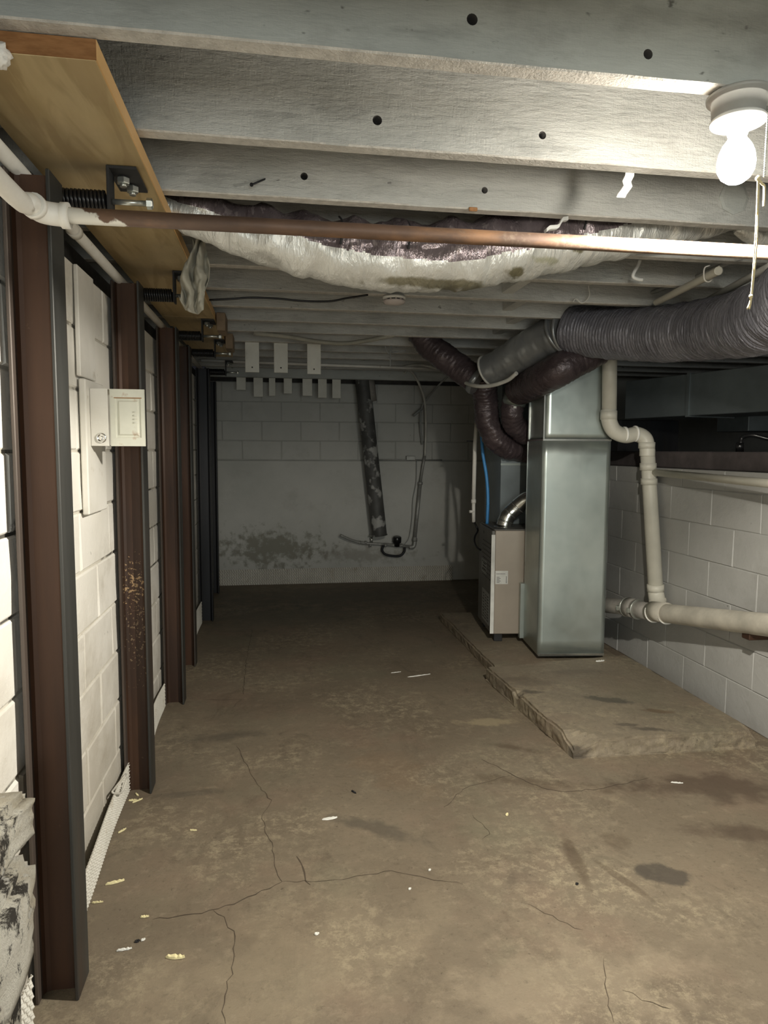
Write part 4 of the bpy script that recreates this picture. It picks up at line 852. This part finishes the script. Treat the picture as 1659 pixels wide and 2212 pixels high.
for (px, py, ax, L, mt_) in [(1315, 897, (0, 0, 1), .055, 'pvc'), (1349, 939, (1, 0, .0), .012, 'pvc_white'), (1372, 937, (1, 0, .0), .012, 'pvc_white'), (1397, 962, (0, 0, 1), .04, 'pvc'), (1400, 1008, (.02, 0, -1), .045, 'pvc'), (1402, 1040, (.02, 0, -1), .04, 'pvc'), (1416, 1270, (.05, 0, -1), .045, 'pvc')]:
    m = MB(); fitting(m, at(px, py, Y=(yy-.155 if py > 1200 else yy-.02) if px > 1390 else yy), ax, r0, L); m.obj('coupling', mt_, t)
m = MB(); m.tube([at(1398, 965, Y=yy-.02), at(1403, 1050, Y=yy-.02), at(1417, 1283, Y=yy-.16)], r0, 28); m.obj('lower_run', 'pvc', t)
WY = at(1428, 1322, Y=3.84)
m = MB(); m.tube(smooth([at(1416, 1272, Y=yy-.155), at(1418, 1288, Y=yy-.165), at(1422, 1305, Y=3.90), WY], 5), r0*1.08, 28); m.obj('lower_bend', 'pvc', t)
m = MB(); fitting(m, at(1421, 1299, Y=3.92), (.1, -.3, -1), r0*1.02, .03); m.obj('coupling', 'pvc', t)
b0 = at(1408, 1020, Y=yy-.02); t2 = t
m = MB(); m.tube([b0, at(1659, 1044, Y=2.90), b0.lerp(at(1659, 1044, Y=2.90), 1.5)], .0215, 20); o = m.obj('side_branch', 'pvc', t2)
# drain
DA = at(1325, 1309, X=2.20); DB = at(1365, 1313, X=2.235); DC = at(1405, 1322, X=2.27); DE = at(1659, 1350, X=2.335); DF = DE+(DE-DC)*1.2
DF.x = 2.34
t = thing('drain_pipe', 'thick dusty drain pipe running low along the right wall', 'pipe', tuple(DC))
m = MB(); m.tube([DC, at(1449, 1326, X=2.29), DE, DF], .056, 32); m.obj('main_run', 'pvc_dirty', t)
m = MB(); m.tube([DA+(DA-DB)*1.5, DA, DB], .050, 28); m.obj('iron_run', 'cast', t)
m = MB(); m.tube([DB-(DC-DB)*.1, DC], .053, 28); m.lathe([(.055, -.03), (.062, -.03), (.062, .03), (.055, .03)], DB, DC-DB, 28); m.obj('hub', 'cast', t)
for k, tt in enumerate((-.35, .25)):
    m = MB(); m.lathe([(.0625, -.005), (.065, -.004), (.065, .004), (.0625, .005)], DB.lerp(DC, tt+.1), DC-DB, 28); m.bbox(tuple(DB.lerp(DC, tt+.1)+Vector((-.075, -.01, -.02))), tuple(DB.lerp(DC, tt+.1)+Vector((-.055, .01, .01))), .002); m.obj('clamp_band', 'zinc', t)
axd = (DE-DC).normalized()
for px in (1412, 1440):
    p = at(px, 1318+(px-1405)*.12+4, X=2.29 if px > 1420 else 2.275); m = MB(); m.lathe([(.056, -.006), (.0625, -.004), (.0625, .004), (.056, .006)], p, axd, 30); m.obj('solvent_ring', 'pvc_white', t)
m = MB(); p = at(1425, 1322, X=2.28); m.tube([p-axd*.07, p+axd*.07], .0605, 28); m.obj('wye_body', 'pvc_dirty', t)
m = MB(); p = at(1618, 1372, X=2.33); m.bbox((p.x-.02, p.y-.03, p.z-.02), (WR, p.y+.03, p.z+.02), .004); m.obj('support_bracket', 'rust', t)
# ================================================================== FAR WALL ITEMS
A0 = at(783, 818, Y=7.16); A1 = at(820, 1157, Y=7.16)
t = thing('leaning_stack', 'dark patchy pipe leaning across the far wall with an open lower end', 'pipe', tuple(A1))
m = MB(); m.tube([A0, A1], .078, 32, cap=False); m.tube([A0, A1], .070, 32, cap=False); m.obj('pipe_body', 'stack', t)
m = MB(); ax = (A1-A0).normalized(); m.lathe([(.079, -.012), (.083, -.010), (.083, 0), (.070, 0), (.070, -.012)], A1, ax, 32); m.obj('lower_rim', 'stack', t)
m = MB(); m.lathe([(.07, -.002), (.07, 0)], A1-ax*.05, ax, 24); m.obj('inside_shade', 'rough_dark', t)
m = MB(); m.tube([A0.lerp(A1, .0)+Vector((.07, .0, .0)), A0.lerp(A1, .14)+Vector((.07, 0, 0))], .055, 20); m.obj('side_pipe', 'cast', t)
t = thing('gas_pipework', 'thin grey pipe with a black valve and a looped bypass on the far wall', 'pipe', tuple(at(890, 1180, Y=7.3)))
yg = 7.30
m = MB(); m.tube(smooth([at(735, 1156, Y=yg-.05), at(760, 1167, Y=yg-.02), at(785, 1173, Y=yg), at(830, 1176, Y=yg)], 5), .013, 12); m.obj('left_run', 'greypipe', t)
m = MB(); m.tube([at(830, 1176, Y=yg), at(886, 1181, Y=yg)], .015, 12); m.obj('valve_run', 'greypipe', t)
m = MB(); m.tube(smooth([at(828, 1178, Y=yg), at(826, 1190, Y=yg), at(836, 1199, Y=yg), at(862, 1201, Y=yg), at(873, 1192, Y=yg), at(874, 1180, Y=yg)], 5), .013, 12); m.obj('bypass_loop', 'dark_steel', t)
for px in (777, 790, 800, 833, 868): m = MB(); p = at(px, 1172 if px < 800 else 1178, Y=yg); fitting(m, p, (1, 0, -.1), .016, .022); m.obj('fitting', 'greypipe', t)
m = MB(); p = at(857, 1178, Y=yg); m.lathe([(.03, 0), (.03, .035), (.046, .045), (.046, .10), (.036, .11)], (p.x, p.y-.01, p.z-.01), (0, -.15, 1), 18); m.obj('valve_cap', 'black', t)
m = MB(); p = at(806, 1160, Y=yg-.02); m.tube([at(803, 1173, Y=yg), at(803, 1160, Y=yg)], .012, 10); m.tube([at(796, 1158, Y=yg), at(812, 1158, Y=yg)], .009, 10); m.obj('tap', 'zinc', t)
m = MB(); m.tube(smooth([at(884, 1182, Y=yg), at(893, 1181, Y=yg), at(896, 1172, Y=yg), at(896, 1160, Y=yg)], 5), .022, 14); m.obj('elbow', 'greypipe', t)
m = MB(); m.tube([at(896, 1165, Y=yg), at(908, 1044, Y=yg)], .019, 14); fitting(m, at(896, 1166, Y=yg), (0, 0, 1), .024, .03); fitting(m, at(908, 1044, Y=yg), (0, 0, 1), .022, .03); m.tube([at(908, 1044, Y=yg), at(914, 1003, Y=yg), at(918, 985, Y=yg)], .014, 14); m.obj('riser', 'greypipe', t)
m = MB(); m.tube([at(780, 993, Y=7.34), at(955, 994, Y=7.34)], .007, 10); m.bbox(tuple(at(878, 994, Y=7.33)), tuple(at(896, 985, Y=7.36)), .003); tag(m.obj('conduit', 'greypipe'), 'thin horizontal conduit with a small box on the far wall ledge', 'conduit')
m = MB(); m.tube(smooth([at(900, 992, Y=7.33), at(899, 1040, Y=7.33), at(892, 1080, Y=7.33), at(890, 1120, Y=7.33), at(884, 1160, Y=7.31), at(874, 1176, Y=7.29)], 6), .0035, 6); tag(m.obj('thin_wire', 'cable_grey'), 'thin wire dropping from the conduit box to the black valve', 'wire')
m = MB(); m.tube(smooth([at(874, 806, Y=7.0), at(882, 798, Y=6.98), at(896, 812, Y=7.0), at(912, 845, Y=7.1), at(919, 880, Y=7.2), at(920, 930, Y=7.27), at(918, 985, Y=7.3)], 6), .012, 10); tag(m.obj('grey_tube', 'cable_white'), 'pale tube curving down from the far header to the thin grey pipe', 'tube')
m = MB(); m.tube(smooth([at(968, 812, Y=6.9), at(945, 835, Y=7.0), at(922, 862, Y=7.15), at(910, 885, Y=7.25), at(908, 920, Y=7.3), at(912, 960, Y=7.33)], 6), .010, 8); m.tube([at(912, 882, Y=7.25), at(893, 898, Y=7.25)], .014, 10); tag(m.obj('grey_cable', 'cable_grey'), 'grey cable crossing behind the pale tube with a short plug', 'cable')
m = MB(); m.tube(smooth([at(860, 795, Y=6.3), at(905, 788, Y=6.2), at(950, 797, Y=5.8), at(985, 818, Y=4.95), at(1025, 833, Y=4.55), at(1060, 833, Y=4.40), at(1095, 822, Y=4.28), at(1116, 806, Y=4.2)], 7), .013, 10); tag(m.obj('white_cable', 'cable_white'), 'thick pale cable drooping under the dark flex ducts', 'cable')
m = MB(); a = at(385, 777, Y=6.15); b = at(930, 797, Y=6.15); m.tube([(WL+.03, 6.15, a.z), (b.x+.1, 6.15, b.z)], .013, 14); tag(m.obj('cross_pipe', 'white_iron'), 'thin white pipe crossing above the far wall behind the hanging boards', 'pipe')
# gas line and blue hose by the furnace
t = thing('gas_drop', 'white painted gas pipe with valve dropping beside the furnace', 'pipe', tuple(at(1022, 1120, Y=5.3)))
m = MB(); m.tube([at(1030, 905, Y=5.35), at(1026, 960, Y=5.35), at(1023, 1080, Y=5.35)], .016, 14); m.obj('pipe_run', 'white_iron', t)
m = MB(); fitting(m, at(1023, 1083, Y=5.35), (0, 0, 1), .017, .03); m.tube([at(1023, 1080, Y=5.35), at(1023, 1128, Y=5.34)], .014, 12); m.tube([at(1014, 1105, Y=5.34), at(1024, 1105, Y=5.34)], .011, 10); m.obj('valve', 'white_iron', t)
m = MB(); m.tube(smooth([at(1024, 1126, Y=5.34), at(1028, 1135, Y=5.32), at(1032, 1146, Y=5.3), at(1026, 1158, Y=5.25), at(1025, 1170, Y=5.2), at(1030, 1182, Y=5.12), at(1038, 1188, Y=5.06)], 5), .0075, 10); m.obj('flexible_connector', 'black', t)
m = MB(); m.tube([at(1008, 953, Y=5.37), at(1031, 953, Y=5.37)], .005, 8); m.obj('bracket', 'dark_steel', t)
t = thing('blue_tube', 'bright blue plastic tube curving down to the furnace top', 'tube', tuple(at(1050, 1100, Y=5.12)))
m = MB(); m.tube(smooth([at(1040, 940, Y=5.16), at(1043, 980, Y=5.15), at(1051, 1030, Y=5.12), at(1054, 1080, Y=5.1), at(1052, 1133, Y=5.06)], 6), .012, 12); m.obj('tube_run', 'blue', t)
m = MB(); p = at(1054, 1090, Y=5.1); m.lathe([(.0125, -.003), (.0145, -.003), (.0145, .003), (.0125, .003)], p, (0, 0, 1), 12); m.obj('tie', 'ink', t)
# ================================================================== CEILING CABLES AND SMALL PIPES
def cable(pix, y, r, mat, name, lab, cat='cable'):
    m = MB(); m.tube(smooth([at(px, py, Y=(y if not isinstance(y, list) else y[i])) for i, (px, py) in enumerate(pix)], 6), r, 8); return tag(m.obj(name, mat), lab, cat)
cable([(452, 648), (500, 646), (540, 643), (600, 645), (650, 650), (710, 651), (750, 644), (795, 637)], JY[5]-.012, .005, 'black', 'black_cable', 'black cable sagging along a joist left of the smoke detector')
cable([(548, 720), (620, 727), (680, 737), (740, 742), (790, 736), (852, 724)], [4.745]*6, .014, 'cloth', 'grey_hose', 'limp grey hose sagging under the joists before the hanging boards', 'hose')
cable([(833, 740), (833, 752), (840, 764), (846, 754), (844, 742), (843, 764), (843, 792)], 5.185, .004, 'cable_grey', 'cable_loop', 'tangled thin grey cable loop hanging mid ceiling')
cable([(846, 762), (860, 760), (876, 757)], 5.1, .005, 'cable_grey', 'cable_end', 'short cable end sticking right from the cable loop')
cable([(1278, 612), (1272, 618), (1274, 635), (1268, 648), (1256, 654), (1244, 645), (1238, 652)], 3.45, .004, 'cable_white', 'white_wire', 'thin white wire curling above the large grey duct', 'wire')
cable([(1383, 562), (1378, 575), (1370, 588), (1368, 598), (1378, 603), (1388, 604)], 2.95, .008, 'porcelain', 'pipe_hook', 'white curved pipe hook hanging from a joist at the right', 'hook')
t = thing('open_pipe', 'thin open ended cream pipe slung under the joists at the right', 'pipe', tuple(at(1552, 584, Y=2.6)))
a = at(1552, 585, Y=2.62); b = at(1418, 653, Y=3.38)
m = MB(); m.tube([a, b], .017, 18, cap=False); m.tube([a, b], .0135, 18, cap=False); m.lathe([(.0135, -.001), (.0175, -.001), (.0175, .001), (.0135, .001)], a, b-a, 18); m.obj('pipe_body', 'pvc', t)
m = MB(); p = a.lerp(b, .13); m.tube(smooth([(p.x+.004, p.y, JZ), (p.x-.02, p.y, p.z+.03), (p.x-.018, p.y, p.z-.015), (p.x+.004, p.y, p.z-.024), (p.x+.022, p.y, p.z-.008)], 4), .003, 8); m.tube([(p.x+.045, p.y, JZ), (p.x+.045, p.y, p.z+.03)], .003, 8); m.obj('wire_hanger', 'white_iron', t)
m = MB(); m.tube([at(1720, 545, Y=2.3), at(1659, 578, Y=2.55), at(1530, 648, Y=3.3)], .0165, 16); tag(m.obj('slung_pipe', 'pvc_white'), 'pale pipe slanting at the right edge above the grey duct', 'pipe')
m = MB(); m.tube([at(1600, 555, Y=2.6), at(1500, 600, Y=3.1), at(1370, 645, Y=3.7)], .010, 12); tag(m.obj('thin_pipe', 'greypipe'), 'thinner pipe running just behind the open ended pipe', 'pipe')
# dark octagon plate on the third joist
p = at(1585, 428, Y=JY[2]-.002); m = MB(); m.lathe([(.055, 0), (.055, .004), (.045, .006)], (p.x, JY[2]-.001, p.z), (0, -1, 0), 8, sm=False); tag(m.obj('cover_plate', 'joist_grey'), 'octagonal painted cover plate on the third joist below the lamp', 'cover plate')
# ================================================================== FLOOR DEBRIS
def chip(px, py, L, w, ang, mat, lab, z=0, cat='chip', hgt=.006):
    p = at(px, py, Z=z); m = MB(); n = 8; V = []
    for i in range(n+1):
        s = i/n-.5; ww = w*.5*(1-(abs(s)*2)**2.2*.75)+.0008*random.uniform(-1, 1); zc_ = hgt*(.35+.65*abs(math.sin(i*1.3)))
        V += [(s*L, -ww, 0), (s*L+.002, ww, 0), (s*L, ww*.7, zc_), (s*L, -ww*.8, zc_*.8)]
    Fc = [(i*4+q, i*4+(q+1) % 4, i*4+4+(q+1) % 4, i*4+4+q) for i in range(n) for q in range(4)] + [(0, 1, 2, 3), (n*4+3, n*4+2, n*4+1, n*4)]
    M_ = Matrix.Translation((p.x, p.y, z+.0015)) @ Matrix.Rotation(ang, 4, 'Z'); m.add([M_ @ Vector(v) for v in V], Fc)
    o = m.obj(cat if cat != 'chip' else 'foam_chip', mat); return tag(o, lab, 'debris' if cat == 'chip' else cat.replace('_', ' '), 'small debris on the floor')
chip(378, 2070, .052, .013, -.15, 'chip', 'largest yellow foam chip, near the lower left of the floor', hgt=.010)
chip(248, 1908, .058, .010, .3, 'chip', 'long yellow foam chip beside the dimpled strip', hgt=.008)
chip(312, 1982, .024, .007, 0, 'chip', 'short yellow chip between the long chip and the largest chip')
chip(210, 1951, .034, .006, 0, 'chip', 'thin yellow chip touching the nearest beam flange')
chip(264, 1796, .036, .007, .9, 'chip', 'yellow chip just below the second beam foot, by the strip')
chip(417, 1795, .026, .006, -.2, 'chip', 'small yellow chip right of the second beam foot')
chip(286, 1730, .030, .009, .1, 'chip', 'yellow chip lying at the foot of the second beam, left one')
chip(297, 1731, .044, .007, .7, 'chip', 'yellow chip at the foot of the second beam, slanting one')
chip(296, 1718, .028, .008, -1.0, 'chip', 'yellow chip standing against the second beam foot')
chip(268, 2053, .040, .007, .1, 'chip_white', 'pale shavings left of the dark crumb')
chip(309, 2032, .012, .007, .5, 'chip_white', 'tiny cream crumb touching the dark crumb')
chip(296, 2035, .014, .010, .3, 'black_matt', 'small dark crumb above the largest yellow chip')
chip(712, 1769, .060, .018, .15, 'chip_white', 'white torn flake in the middle of the floor', hgt=.004)
chip(1095, 1761, .018, .012, .9, 'chip', 'cream chip on the floor right of centre')
chip(1462, 1692, .05, .007, -.3, 'chip_white', 'pale curled shaving in front of the concrete pad', hgt=.005)
chip(684, 2019, .014, .009, .2, 'chip_white', 'white crumb at the lower middle of the floor')
chip(905, 1460, .16, .012, .25, 'chip_white', 'long pale wood sliver far down the floor', hgt=.004)
chip(855, 1453, .07, .008, .2, 'chip_white', 'faint short sliver left of the long sliver', hgt=.003)
chip(764, 1712, .030, .009, -1.0, 'dark_steel', 'small dark leaf like scrap on the mid floor')
chip(1246, 1911, .010, .009, 0, 'black_matt', 'tiny black pebble on the right floor')
chip(1296, 1429, .06, .014, .1, 'chip_white', 'small pale block at the foot of the metal duct', z=.088, hgt=.008)
chip(885, 1922, .010, .006, .4, 'chip_white', 'tiny white crumb below the middle crack')
chip(928, 1881, .010, .006, .4, 'chip_white', 'tiny white crumb right of the middle crack')
